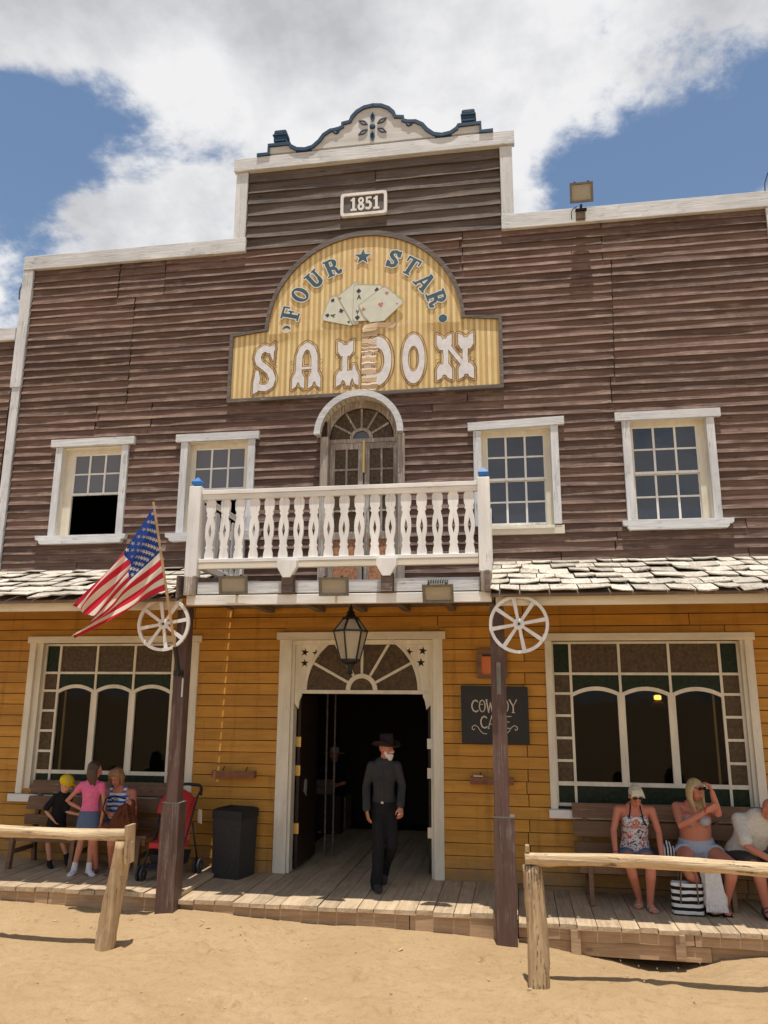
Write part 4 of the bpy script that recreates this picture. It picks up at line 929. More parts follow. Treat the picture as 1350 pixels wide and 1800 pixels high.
card([(-2.20, 8.19), (-2.17, 8.205), (-1.79, 8.17), (-1.765, 8.13), (-1.80, 7.60), (-2.19, 7.60), (-2.215, 7.65)], -.081, [('spade', -2.125, 8.095, .042, 0), ('A', -2.12, 7.995, .032, 0), ('spade', -1.85, 8.09, .042, 0), ('spade', -2.14, 7.66, .042, 180), ('A', -2.14, 7.755, .026, 180)])
card([(-2.13, 7.86), (-1.775, 8.12), (-1.72, 8.13), (-1.68, 8.10), (-1.46, 7.885), (-1.46, 7.84), (-1.74, 7.575), (-1.95, 7.565), (-2.05, 7.68)], -.0875, [('heart', -1.70, 8.02, .032, 0), ('heart', -2.05, 7.79, .034, 200), ('heart', -1.79, 7.84, .045, 10), ('heart', -1.55, 7.84, .016, 0)])

# ------------------------------------------------------------------ 1851 plaque
P_ = empty('year_plaque', (-2.07, 0, 9.36), 'small white framed plaque reading 1851 on the gable', 'sign')
x0, x1, z0, z1 = -2.43, -1.71, 9.365, 9.755
def rr(x0, x1, z0, z1, r, n=4): return [(cx + r * math.cos(R(a + 90 * i / n)), cz + r * math.sin(R(a + 90 * i / n))) for cx, cz, a in ((x1 - r, z1 - r, 0), (x0 + r, z1 - r, 90), (x0 + r, z0 + r, 180), (x1 - r, z0 + r, 270)) for i in range(n + 1)]
MB().prism(rr(x0 + .02, x1 - .02, z0 + .02, z1 - .02, .03), -.06, -.02).build('backboard', plain('plaque_brown', (.10, .08, .07), .7, var=.3, vscale=15), P_)
w = MB(); w.ring(rr(x0, x1, z0, z1, .05), rr(x0 + .045, x1 - .045, z0 + .045, z1 - .045, .03), -.085, -.02); w.build('sign_frame', 'white_paint', P_)
def digit(ch):
    g = G(.11, .22, .006, .03)
    if ch == '1': g.box(.038, .078, 0, .22).box(.012, .104, 0, .03).poly([(.078, .22), (.012, .19), (.012, .165), (.05, .17)])
    if ch == '8': g.oval(.055, .165, .046, .056).oval(.055, .06, .052, .062).oval(.055, .165, .016, .024, True).oval(.055, .06, .018, .028, True)
    if ch == '5': g.box(.012, .10, .19, .22).box(.012, .042, .11, .22).line([(.03, .125), (.06, .135), (.085, .10), (.085, .05), (.06, .018), (.02, .028)], .019)
    return g
for i, ch in enumerate('1851'):
    raised(digit(ch), -.078, -.0595, lambda x, z, i=i: (-2.285 + i * .118 + x, 9.455 + z), 'digit', 'white_paint', P_)

# ------------------------------------------------------------------ carved gable crest
C_ = empty('gable_crest', (-1.94, 0, 10.56), 'white carved crest with navy scrolled edging and a petal star on the gable top', 'ornament')
def mirror(p): return p + [(-3.88 - x, z) for x, z in reversed(p)]
prof = [(-3.80, 10.562), (-3.61, 10.562), (-3.60, 10.70), (-3.285, 10.70)] + [(-3.285 + .34 * (1 - math.cos(R(a))) , 10.70 - .11 * math.sin(R(a * 1.0)) ) for a in (20, 45, 70, 90)]
prof = [(-3.80, 10.562), (-3.62, 10.562), (-3.62, 10.715), (-3.27, 10.715), (-3.24, 10.66), (-3.15, 10.60), (-3.02, 10.58), (-2.90, 10.61), (-2.80, 10.70), (-2.73, 10.80), (-2.62, 10.87), (-2.50, 10.88), (-2.43, 10.91), (-2.43, 10.97), (-2.31, 10.99), (-2.28, 11.07), (-2.20, 11.16), (-2.08, 11.225), (-1.94, 11.245)]
prof = [(x, z + .035) for x, z in prof]; full = mirror(prof)
def offs(P, d):
    o = []
    for i, (x, z) in enumerate(P):
        a = P[max(i - 1, 0)]; b = P[min(i + 1, len(P) - 1)]; dx, dz = b[0] - a[0], b[1] - a[1]; l = math.hypot(dx, dz) or 1; o.append((x + dz / l * d, z - dx / l * d))
    return o
MB().prism(full, -.095, -.045).build('crest_board', 'ornament_white', C_)
up = offs(full, -.012); dn = offs(full, .045)
w = MB(); w.ring(up, dn, -.125, -.030, False); w.build('crest_edging', 'ornament_blue', C_)
for sgn, cx in ((1, -2.50), (-1, -1.38)):
    w = MB(); w.tube([(cx + sgn * x, -.105, z + .035) for x, z in spiral((-.01, 10.835), .055, 80, 1.05, 1)], .02, 8); w.build('scroll', 'ornament_blue', C_)
for a in range(6):
    an = 90 + 60 * a; c_, s_ = math.cos(R(an)), math.sin(R(an)); pet = [(.085, 0), (.15, .035), (.19, .035), (.26, 0), (.19, -.035), (.15, -.035)]; inn = [(.11, 0), (.155, .018), (.19, .018), (.23, 0), (.19, -.018), (.155, -.018)]
    f = lambda q: [(-1.94 + u * c_ - v * s_, 10.885 + u * s_ + v * c_) for u, v in q]
    w = MB(); w.ring(f(pet), f(inn), -.115, -.0955); w.build('petal', 'ornament_blue', C_); w = MB(); w.prism(f(inn), -.100, -.0955); w.build('petal_inlay', 'ornament_white' if a % 3 else 'ornament_blue', C_)
MB().lathe((-1.94, -.0955, 10.885), [(.045, 0), (.045, .02), (.03, .03), (.0, .032)], 14, ax=(0, -1, 0)).build('boss', 'ornament_blue', C_)
for cx in (-3.43, -.45):
    w = MB(); w.box(cx - .10, cx + .10, -.13, .10, 10.785, 10.885, .006); w.box(cx - .115, cx + .115, -.145, .115, 10.885, 10.91, .004); w.box(cx - .10, cx + .10, -.13, .10, 10.911, 11.0, .02); w.build('finial', 'ornament_blue', C_)

# ------------------------------------------------------------------ hanging board COWBOY CAFE, framed notice, wall shelves
plain('board_black', (.014, .014, .014), .6, var=.3, vscale=8); plain('lettering_cream', (.55, .50, .42), .6)
K = empty('cafe_sign', (-.27, -.03, 1.64), 'black square board lettered COWBOY CAFE in cream with curled flourishes, behind the right porch post', 'sign')
MB().hexa([(-.70, -.075, 1.645), (.155, -.075, 1.635), (.155, -.035, 1.635), (-.70, -.035, 1.645), (-.705, -.075, 2.365), (.15, -.075, 2.35), (.15, -.035, 2.35), (-.705, -.035, 2.365)]).build('board', 'board_black', K)
w = MB(); w.ring([(-.66, 1.69), (.115, 1.68), (.11, 2.31), (-.665, 2.32)], [(-.64, 1.71), (.095, 1.70), (.09, 2.29), (-.645, 2.30)], -.08, -.0755); w.build('bead', 'board_black', K)
def thin(ch):
    g = G(.11, .165, .0045, .02); r = .0085; q = .005
    if ch == 'C': g.line([(.085, .135), (.06, .155), (.03, .14), (.012, .10), (.012, .06), (.03, .02), (.06, .005), (.088, .02)], r)
    if ch == 'O': g.oval(.045, .08, .043, .08).oval(.045, .08, .029, .068, True).box(.02, .06, .098, .106)
    if ch == 'W': g.seg((.0, .16), (.028, 0), r).seg((.028, 0), (.05, .12), q).seg((.05, .12), (.075, 0), r).seg((.075, 0), (.098, .16), q).box(-.01, .02, .155, .163).box(.085, .11, .155, .163)
    if ch == 'B': g.box(.008, .024, 0, .16).line([(.016, .155), (.06, .15), (.065, .11), (.03, .085), (.07, .07), (.072, .02), (.016, .005)], r * .8)
    if ch == 'Y': g.seg((.0, .16), (.045, .08), r).seg((.09, .16), (.045, .08), q).seg((.045, .08), (.045, 0), r).box(.025, .065, -.005, .004).box(-.01, .02, .155, .163).box(.075, .10, .155, .163)
    if ch == 'A': g.seg((.0, 0), (.045, .16), q).seg((.045, .16), (.085, 0), r).seg((.02, .055), (.07, .055), q).box(-.01, .018, -.005, .003).box(.07, .10, -.005, .003)
    if ch == 'F': g.box(.012, .028, 0, .16).box(.012, .085, .15, .16).box(.012, .06, .08, .09).box(.0, .042, -.004, .005)
    if ch == 'E': g.box(.012, .028, 0, .16).box(.012, .085, .15, .16).box(.012, .06, .08, .09).box(.012, .085, 0, .01)
    return g
for txt, x, z, adv in (('COWBOY', -.575, 2.03, .098), ('CAFE', -.465, 1.83, .105)):
    for ch in txt: g = thin(ch); flat(g, -9, 0, -.0765, lambda u, v, x=x, z=z: (x + u, z + v * .97)).build('letter', 'lettering_cream', K); x += adv
for sgn, cx in ((1, -.53), (-1, -.03)):
    g = G(.22, .14, .0045, .02); g.line([(.20, .02), (.16, .02), (.12, .05), (.09, .10), (.05, .125), (.015, .105), (.015, .075), (.035, .065), (.045, .08)], .0045)
    flat(g, -9, 0, -.0765, lambda u, v, s=sgn, c=cx: (c + s * (u - .05), 1.745 + v)).build('flourish', 'lettering_cream', K)
K2 = empty('framed_notice', (-.3, -.03, 2.45), 'small brown framed orange notice above the black board, half behind the right porch post', 'notice')
w = MB(); w.ring([(-.49, 2.455), (-.10, 2.455), (-.10, 2.835), (-.49, 2.835)], [(-.435, 2.50), (-.155, 2.50), (-.155, 2.77), (-.435, 2.77)], -.085, -.035); w.build('frame', 'bench_wood', K2)
MB().box(-.436, -.154, -.06, -.036, 2.499, 2.771).build('notice_sheet', plain('orange_paper', (.62, .16, .03), .5), K2); MB().box(-.42, -.17, -.064, -.061, 2.735, 2.765).build('notice_band', 'board_black', K2)
def shelf(x0, x1, z, label):
    s = empty('wall_shelf', ((x0 + x1) / 2, -.03, z), label, 'wall tray', 'narrow metal trays fixed to the yellow wall')
    w = MB(); w.box(x0, x1, -.16, -.15, z, z + .085); w.box(x0, x1, -.15, -.04, z, z + .01); w.box(x0, x0 + .01, -.15, -.04, z + .01, z + .085); w.box(x1 - .01, x1, -.15, -.04, z + .01, z + .085); w.build('tray', plain('rust_%d' % int(abs(x0) * 10), (.20, .075, .035), .7, var=.3, vscale=14), s)
    for x in (x0 + .13, x1 - .13): w = MB(); w.tube([(x, -.10, z + .08), (x, -.035, z + .13)], .006, 6); w.build('hanger', 'black_metal', s)
    return s
shelf(-4.0, -3.42, 1.165, 'rusty narrow tray on the yellow wall left of the entrance, above the bin')
s = shelf(-.60, -.06, 1.155, 'rusty narrow tray on the yellow wall behind the right porch post')
MB().box(-.56, -.44, -.15, -.09, 1.245, 1.265, .004).build('clip', 'steel', s)

# ------------------------------------------------------------------ floodlights
def flood(x, y, z, w, h, tilt, label, fins=False, group='floodlights under the balcony'):
    s = empty('floodlight', (x, y, z), label, 'floodlight', group); c, sn = math.cos(R(tilt)), math.sin(R(tilt))
    def T(p): return (x + p[0], y + p[1] * c + p[2] * sn, z - p[1] * sn * -1 * -1 + p[2] * c) if False else (x + p[0], y + p[1] * c - p[2] * sn, z + p[1] * sn + p[2] * c)
    def tr(mb): mb.v = [T(v) for v in mb.v]; return mb
    b_ = MB(); b_.hexa([(-w / 2 + .05, .10, -h / 2 + .04), (w / 2 - .05, .10, -h / 2 + .04), (w / 2, .0, -h / 2), (-w / 2, 0, -h / 2), (-w / 2 + .05, .10, h / 2 - .04), (w / 2 - .05, .10, h / 2 - .04), (w / 2, 0, h / 2), (-w / 2, 0, h / 2)]); tr(b_).build('housing', 'lamp_grey', s)
    b_ = MB(); o = [(-w / 2 - .008, -h / 2 - .008), (w / 2 + .008, -h / 2 - .008), (w / 2 + .008, h / 2 + .008), (-w / 2 - .008, h / 2 + .008)]; q = [(-w / 2 + .022, -h / 2 + .022), (w / 2 - .022, -h / 2 + .022), (w / 2 - .022, h / 2 - .022), (-w / 2 + .022, h / 2 - .022)]; b_.ring(o, q, -.025, -.001); tr(b_).build('bezel', 'lamp_grey', s)
    b_ = MB(); b_.box(-w / 2 + .022, w / 2 - .022, -.010, -.006, -h / 2 + .022, h / 2 - .022); tr(b_).build('lens', 'pane_lamp', s)
    b_ = MB(); W2, H2 = w / 2 - .023, h / 2 - .023; a, d = W2 * .5, H2 * .35
    b_.add([(-W2, -.004, -H2), (W2, -.004, -H2), (W2, -.004, H2), (-W2, -.004, H2), (-a, .06, -d), (a, .06, -d), (a, .06, d), (-a, .06, d)], [(0, 1, 5, 4), (1, 2, 6, 5), (2, 3, 7, 6), (3, 0, 4, 7), (4, 5, 6, 7)]); tr(b_).build('reflector', 'reflector', s)
    b_ = MB(); b_.tube([(-W2 * .5, .0, 0), (W2 * .5, .0, 0)], .006, 6); tr(b_).build('bulb', 'white_paint', s)
    for q in ((-.3, 1), (.3, 1)): b_ = MB(); b_.box(q[0] * w - .012, q[0] * w + .012, -.03, .0, h / 2 + .008, h / 2 + .02); tr(b_).build('clip', 'black_metal', s)
    if fins:
        for k in range(9): b_ = MB(); xx = -w * .32 + w * .64 * k / 8; b_.box(xx - .005, xx + .005, .01, .11, h / 2 - .01, h / 2 + .045); tr(b_).build('fin', 'lamp_grey', s)
    return s, T
for x, z, tl, lb, fn in ((-3.20, 3.475, 12, 'beige floodlight under the left end of the balcony', False), (-2.005, 3.44, 12, 'beige floodlight under the middle of the balcony', False), (-.82, 3.345, 24, 'beige floodlight with cooling fins under the right end of the balcony', True)):
    s, T = flood(x, -1.86, z, .33, .20, tl, lb, fn); w = MB(); w.bar((x, -1.78, z - .02), (x, -1.71, z - .06), .03, .03); w.build('bracket', 'black_metal', s)
s, T = flood(1.145, -.27, 9.27, .31, .27, 14, 'square floodlight standing on the parapet right of the gable', group='floodlights on the facade')
w = MB(); w.tube([(1.14, -.2, 9.13), (1.14, -.15, 9.08)], .02, 8); w.box(1.06, 1.22, -.17, -.12, 9.06, 9.09); w.build('bracket', 'black_metal', s)
MB().box(1.07, 1.20, -.135, -.077, 8.95, 9.06, .004).build('block', 'dark_timber', s)
w = MB(); w.tube([(1.08, -.2, 9.10), (1.02, -.17, 9.08), (1.0, -.15, 9.03), (1.01, -.09, 8.97)], .007, 6); w.build('cable', 'black_plastic', s)
tag(MB().tube([(3.70, .05, 9.1), (3.71, .02, 9.35), (3.76, 0, 9.5)], .008, 6).build('roof_wire', 'black_plastic'), 'thin black wire sticking up from the parapet at the right edge', 'wire')

# ------------------------------------------------------------------ lantern
LN = empty('lantern', (-1.93, -1.25, 2.5), 'black hexagonal coach lantern with frosted panes hanging above the entrance', 'lantern')
cx, cy = -1.93, -1.25
def hexa_ring(r, z): return [(cx + r * math.cos(R(60 * k + 20)), cy + r * math.sin(R(60 * k + 20)), z) for k in range(6)]
zb_, zm_, zt_ = 2.64, 2.98, 3.13
rb_, rm_, rt_ = .115, .205, .085
for k in range(6):
    for (r0, z0, r1, z1, nm) in ((rb_, zb_, rm_, zm_, 'pane'), (rm_, zm_, rt_, zt_, 'roof_pane')):
        a, b_ = hexa_ring(r0, z0), hexa_ring(r1, z1); j = (k + 1) % 6
        f = lambda v, s: (cx + (v[0] - cx) * s, cy + (v[1] - cy) * s, v[2])
        P = [a[k], a[j], b_[j], b_[k]]; w = MB(); w.hexa([f(P[0], .985), f(P[1], .985), f(P[2], .985), f(P[3], .985), f(P[0], .965), f(P[1], .965), f(P[2], .965), f(P[3], .965)]); w.build(nm, 'pane_lamp', LN)
w = MB()
for r, z in ((rb_, zb_), (rm_, zm_), (rt_, zt_)):
    h = hexa_ring(r, z)
    for k in range(6): w.bar(h[k], h[(k + 1) % 6], .02, .022)
for k in range(6): w.bar(hexa_ring(rb_, zb_)[k], hexa_ring(rm_, zm_)[k], .016, .016); w.bar(hexa_ring(rm_, zm_)[k], hexa_ring(rt_, zt_)[k], .018, .018)
w.build('frame', 'black_metal', LN)
MB().lathe((cx, cy, 3.12), [(.10, 0), (.115, .015), (.07, .03), (.045, .07), (.06, .085), (.03, .10), (.02, .15), (.012, .16), (.012, .22)], 12, cap=True).build('cap', 'black_metal', LN)
MB().lathe((cx, cy, 2.47), [(.008, 0), (.035, .015), (.022, .05), (.032, .09), (.05, .12), (.10, .145), (.115, .165)], 12, cap=True).build('finial', 'black_metal', LN)
MB().lathe((cx, cy, 2.66), [(.03, 0), (.04, .1), (.03, .16), (.012, .18)], 10, cap=True).build('bulb', plain('bulb_white', (.7, .68, .6), .4), LN)

# ------------------------------------------------------------------ wagon wheels
WH = empty('wagon_wheel', (-4.08, -1.74, 3.04), 'white painted wooden wagon wheel behind the flagpole on the left porch post', 'wheel', 'white wagon wheels on the porch posts')
w = MB(); n = 36; w.ring([(-4.08 + .325 * math.cos(2 * math.pi * k / n), 3.04 + .318 * math.sin(2 * math.pi * k / n)) for k in range(n)], [(-4.08 + .290 * math.cos(2 * math.pi * k / n), 3.04 + .283 * math.sin(2 * math.pi * k / n)) for k in range(n)], -1.765, -1.73); w.build('rim', 'white_paint', WH)
for k in range(8):
    a = R(45 * k + 10); w = MB(); c_, s_ = math.cos(a), math.sin(a)
    P = [(.05, -.016), (.293, -.022), (.293, .022), (.05, .016)]; w.prism([(-4.08 + u * c_ - v * s_, 3.04 + u * s_ + v * c_) for u, v in P], -1.762, -1.742); w.build('spoke', 'white_paint', WH)
MB().lathe((-4.08, -1.735, 3.04), [(.062, 0), (.062, .035), (.03, .045), (.028, .03), (.0, .03)], 16, ax=(0, -1, 0), cap=False).build('hub', 'white_paint', WH); MB().lathe((-4.08, -1.765, 3.04), [(.014, 0), (.014, .008), (0, .008)], 8, ax=(0, -1, 0)).build('axle_hole', 'black_metal', WH)
copy_thing(WH, (.055, -1.74, 3.005), label='white painted wooden wagon wheel on the right porch post beside the shingle roof')

# ------------------------------------------------------------------ flag on its pole
m, t, b = newmat('cloth_red'); 
def cloth(name, c):
    m, t, b = newmat(name); b.inputs['Base Color'].default_value = tuple(c) + (1,); b.inputs['Roughness'].default_value = .8; b.inputs['Specular IOR Level'].default_value = .15
    tl = N(t, 'ShaderNodeBsdfTranslucent'); tl.inputs[0].default_value = tuple(min(1, x * 1.25) for x in c) + (1,); mx = N(t, 'ShaderNodeMixShader'); mx.inputs[0].default_value = .42
    t.links.new(b.outputs[0], mx.inputs[1]); t.links.new(tl.outputs[0], mx.inputs[2]); t.links.new(mx.outputs[0], t.nodes['Material Output'].inputs[0]); return m
cloth('cloth_red', (.56, .03, .055)); cloth('cloth_white', (.74, .70, .62)); cloth('cloth_blue', (.022, .06, .26))
P0, P1 = Vector((-3.865, -1.80, 2.62)), Vector((-3.955, -2.50, 4.335))
FL = empty('flag', P0, 'stars and stripes flag hanging from a slanted wooden pole on the left porch post', 'flag')
pd = (P1 - P0).normalized(); w = MB(); w.tube([P0, P1], [.016, .013], 10); w.build('flagpole', plain('pole_wood', (.50, .34, .19), .6, var=.2), FL)
w = MB(); w.tube([P0 - pd * .16, P0 + pd * .16], .026, 10); w.build('socket', 'black_metal', FL); MB().box(-3.90, -3.84, -1.80, -1.645, 2.44, 2.50, .004).build('bracket', 'black_metal', FL)
hT = P1 - pd * .03; hB = P1 - pd * 1.02
E0 = [hT, Vector((-4.28, -2.36, 3.85)), Vector((-4.62, -2.30, 3.56)), Vector((-5.02, -2.26, 3.24))]      # upper edge, hoist to fly
E1 = [hB, Vector((-4.10, -2.28, 3.29)), Vector((-4.42, -2.22, 3.18)), Vector((-4.64, -2.2, 3.02))]
E2 = Vector((-5.12, -2.2, 2.80))
def bez(P, t): return P[0] * (1 - t) ** 3 + P[1] * 3 * t * (1 - t) ** 2 + P[2] * 3 * t * t * (1 - t) + P[3] * t ** 3
def flag_pt(u, v, off=0.):                                    # u along the fly, v from the top of the hoist down
    a, b_ = bez(E0, u), bez(E1, u); q = v
    p = a.lerp(b_, q)
    # free end droops into a point at the lower corner
    k = max(0., (u - .72) / .28); p = p.lerp(E2 + (a - E2) * (1 - v) * .92 + Vector((.22, 0, .12)) * math.sin(v * math.pi), k * k * .85)
    s = u ** .7; fold = math.sin(v * 11.0 - u * 5.2 + .5) * .55 + math.sin(v * 5.2 + u * 5.) * .6 + .35 * math.sin(v * 21 - u * 8)
    p = p + Vector((.04 * math.sin(v * 7 + u * 3), 1, .15)) * (fold * .105 * min(1, s * 1.6)) + Vector((0, .12 * u, -.05 * math.sin(v * math.pi) * s))
    if off:
        e = .004; n_ = (flag_pt(u + e, v) - flag_pt(u, v)).cross(flag_pt(u, v + e) - flag_pt(u, v)).normalized(); p = p + n_ * off
    return p
mb = MB(); NU, NV = 60, 52; vs = []
for j in range(NV + 1):
    for i in range(NU + 1):
        u, v = i / NU, j / NV
        if i == NU: u -= .02 * random.random() + (.03 if (j // 4) % 3 == 0 else 0)
        vs.append(flag_pt(u, v))
mb.add(vs, [])
for j in range(NV):
    for i in range(NU):
        k = j * (NU + 1) + i; mb.f.append((k, k + 1, k + NU + 2, k + NU + 1)); st = j * 13 // NV
        mb.m.append(2 if (i / NU < .40 and st < 7) else (0 if st % 2 == 0 else 1)); mb.sm.append(True)
mb.build('flag_cloth', ['cloth_red', 'cloth_white', 'cloth_blue'], FL)
w = MB()
for r in range(9):
    for k in range(6 if r % 2 == 0 else 5):
        cu_ = (.033 + .0667 * k + (.0333 if r % 2 else 0)) * .99; cv = (r + 1) * .0538
        for sd_ in (-.004, .004):
            c0 = flag_pt(cu_, cv, sd_); du = flag_pt(cu_ + .01, cv) - flag_pt(cu_, cv); dv = (flag_pt(cu_, cv + .01) - flag_pt(cu_, cv)).normalized(); nn = du.cross(dv).normalized(); eu = dv.cross(nn)
            pts = [c0 + eu * dx - dv * dz for dx, dz in star(0, 0, .030, 90, .42)]
            c0 = flag_pt(cu_, cv, sd_); w.add([c0] + pts, [(0, 1 + q, 1 + (q + 1) % 10) for q in range(10)])
w.build('star_field', 'cloth_white', FL, kind='stuff')
for q in (.03, .5, .98): pz = P1 - pd * (.03 + q); w = MB(); w.tube([pz - pd * .012, pz + pd * .012], .02, 8); w.build('ring', 'steel', FL)

# ------------------------------------------------------------------ hitching rails
def log(name, mat, pts, rads, seed, parent, n=14, step=.07, flat_top=0):
    rnd = np.random.RandomState(seed); a, b_ = Vector(pts[0]), Vector(pts[1]); L = (b_ - a).length; m_ = int(L / step); d = (b_ - a).normalized(); sd = d.cross(Vector((0, 0, 1)));
    if sd.length < .3: sd = Vector((1, 0, 0))
    sd.normalize(); o = sd.cross(d); vs = []; ph = rnd.rand(6) * 6.28; kn = [(rnd.rand() * L, rnd.rand() * 6.28) for _ in range(int(L / .3) + 2)]
    for i in range(m_ + 1):
        s = L * i / m_; c = a + d * s + o * .012 * math.sin(s * 2.3 + ph[0]) + sd * .01 * math.sin(s * 3.1 + ph[1]); r0 = rads[0] + (rads[1] - rads[0]) * i / m_
        for k in range(n):
            an = 2 * math.pi * k / n; r = r0 * (1 + .08 * math.sin(2 * an + ph[2] + s * 1.5) + .06 * math.sin(3 * an + s * 5 + ph[3]) + .05 * math.sin(7 * an + .6 * math.sin(s * 4)) + .035 * rnd.randn())
            for ks, ka in kn: dd = (s - ks) ** 2 / .0016 + (1 - math.cos(an - ka)) / .12; r += .014 * math.exp(-dd)
            q = sd * math.cos(an) * r + o * math.sin(an) * r
            if flat_top and q.dot(o) > flat_top * r0: q = q - o * (q.dot(o) - flat_top * r0)
            vs.append(c + q)
    fs = [(i * n + k, i * n + (k + 1) % n, (i + 1) * n + (k + 1) % n, (i + 1) * n + k) for i in range(m_) for k in range(n)] + [tuple(range(n - 1, -1, -1)), tuple(range(m_ * n, m_ * n + n))]
    mb = MB(); mb.smooth = True; mb.add(vs, fs); return mb.build(name, mat, parent)
RL = empty('hitching_rail', (-5.2, -2.65, -.2), 'weathered log hitching rail in front of the left bench', 'hitching rail', 'log hitching rails on the sand')
log('post', 'log_wood_z', ((-4.06, -2.66, -.35), (-3.93, -2.66, .80)), (.092, .084), 3, RL); log('rail', 'log_wood', ((-6.7, -2.62, .845), (-3.86, -2.66, .865)), (.064, .058), 4, RL, flat_top=.75)
MB().hexa([(-3.86, -2.76, .60), (-3.83, -2.76, .60), (-3.83, -2.60, .60), (-3.86, -2.60, .60), (-3.88, -2.76, .955), (-3.85, -2.76, .955), (-3.85, -2.58, .955), (-3.88, -2.58, .955)]).build('end_plate', 'log_wood_z', RL)
RR_ = empty('hitching_rail', (1.3, -2.9, -.2), 'thick knotty log hitching rail in front of the right bench', 'hitching rail', 'log hitching rails on the sand')
log('post', 'log_wood_z', ((.125, -2.90, -.38), (.095, -2.86, .76)), (.088, .082), 5, RR_); log('rail', 'log_wood', ((.035, -2.88, .825), (3.6, -2.86, .80)), (.056, .068), 6, RR_, flat_top=.85)
MB().box(.04, .075, -2.93, -2.83, .88, .93).build('peg', 'log_wood_z', RR_); log('post', 'log_wood_z', ((3.3, -2.9, -.38), (3.3, -2.86, .76)), (.098, .090), 9, RR_)
# twigs and chips on the sand
w = MB(); rc = random.Random(5)
chips = [(.02, -3.05, .05, 40), (-3.35, -1.95, .07, 80), (-3.28, -1.98, .05, 20), (-1.2, -2.2, .06, 60), (-5.0, -2.0, .05, 10), (.35, -3.9, .05, 5), (-.3, -2.9, .04, 120), (.9, -2.6, .03, 70)] + [(rc.uniform(-6, 3), rc.uniform(-4.2, -1.7), rc.uniform(.012, .035), rc.uniform(0, 180)) for _ in range(60)]
for k, (x, y, l, a) in enumerate(chips):
    z = gz(x, y) + .008; c_, s_ = math.cos(R(a)), math.sin(R(a)); t_ = .24 * l
    w.hexa([(x, y, z - .004), (x + l * c_, y + l * s_, z - .004), (x + l * c_ - t_ * s_, y + l * s_ + t_ * c_, z), (x - t_ * s_, y + t_ * c_, z), (x, y, z + .004), (x + l * c_, y + l * s_, z + .008), (x + l * c_ - t_ * s_, y + l * s_ + t_ * c_, z + .008), (x - t_ * s_, y + t_ * c_, z + .006)])
w.build('wood_chips', 'log_wood', label='small wood chips and straw bits strewn over the sand', cat='wood chips', kind='stuff')

# ------------------------------------------------------------------ benches
def bench(x0, x1, zf, label, legs):
    s = empty('bench', ((x0 + x1) / 2, -.35, zf), label, 'bench', 'brown plank benches along the porch')
    L = MB
    for z in (.86, .66): L().hexa([(x0, -.215 + (z - .66) * .3, zf + z), (x1, -.215 + (z - .66) * .3, zf + z), (x1, -.185 + (z - .66) * .3, zf + z), (x0, -.185 + (z - .66) * .3, zf + z), (x0, -.17 + (z - .66) * .3, zf + z + .165), (x1, -.17 + (z - .66) * .3, zf + z + .165), (x1, -.14 + (z - .66) * .3, zf + z + .165), (x0, -.14 + (z - .66) * .3, zf + z + .165)]).build('back_plank', 'bench_wood', s)
    L().box(x0, x1, -.235, -.21, zf + .47, zf + .60, .004).build('back_plank', 'bench_wood', s)
    for y in (-.66, -.51, -.36): L().box(x0, x1, y, y + .14, zf + .415, zf + .45, .004).build('seat_plank', 'bench_wood', s)
    L().box(x0 + .02, x1 - .02, -.645, -.62, zf + .33, zf + .414, .004).build('apron', 'bench_wood', s)
    for x in legs:
        L().bar((x, -.63, zf + .41), (x - .0, -.68, zf + .0), .05, .07, up=(0, 1, 0)).build('leg', 'bench_wood', s); L().bar((x, -.085, zf + .95), (x, -.17, zf + .42), .05, .06, up=(0, 1, 0)).build('back_support', 'bench_wood', s); L().bar((x, -.17, zf + .41), (x, -.12, zf), .05, .06, up=(0, 1, 0)).build('leg', 'bench_wood', s); L().bar((x, -.63, zf + .20), (x, -.2, zf + .20), .04, .05).build('brace', 'bench_wood', s)
    return s
bench(-6.58, -4.62, .05, 'brown plank bench with slatted back under the left window', (-6.45, -5.6, -4.72)); bench(.635, 4.0, -.06, 'long brown plank bench with slatted back under the right window', (.78, 2.3, 3.8))

# ------------------------------------------------------------------ bin
BN = empty('litter_bin', (-3.60, -.28, 0), 'dark grey square litter bin standing against the yellow wall beside the entrance', 'bin')
plain('bin_grey', (.032, .028, .025), .75, var=.3, vscale=40, bsc=60); plain('bin_dark', (.012, .012, .013), .6)
c_, s_ = math.cos(R(-14)), math.sin(R(-14))
def rot(x, y): return (-3.60 + x * c_ - y * s_, -.28 + x * s_ + y * c_)
def tb(w0, d0, z0, w1, d1, z1): return [(*rot(*q), z0) for q in ((-w0, -d0), (w0, -d0), (w0, d0), (-w0, d0))] + [(*rot(*q), z1) for q in ((-w1, -d1), (w1, -d1), (w1, d1), (-w1, d1))]
w = MB(); w.hexa(tb(.195, .18, .0, .212, .19, .70)); w.build('body', 'bin_grey', BN)
w = MB(); w.hexa(tb(.22, .20, .701, .22, .20, .80)); w.build('collar', 'bin_dark', BN)
o = tb(.22, .20, 0, .22, .20, 0)[:4]; i_ = tb(.17, .14, 0, .13, .10, 0); w = MB(); w.add([(p[0], p[1], .802) for p in o] + [(p[0], p[1], .825) for p in i_[:4]] + [(p[0], p[1], .76) for p in i_[4:]], [(0, 1, 5, 4), (1, 2, 6, 5), (2, 3, 7, 6), (3, 0, 4, 7), (4, 5, 9, 8), (5, 6, 10, 9), (6, 7, 11, 10), (7, 4, 8, 11), (8, 9, 10, 11)]); w.build('lid', 'bin_dark', BN)

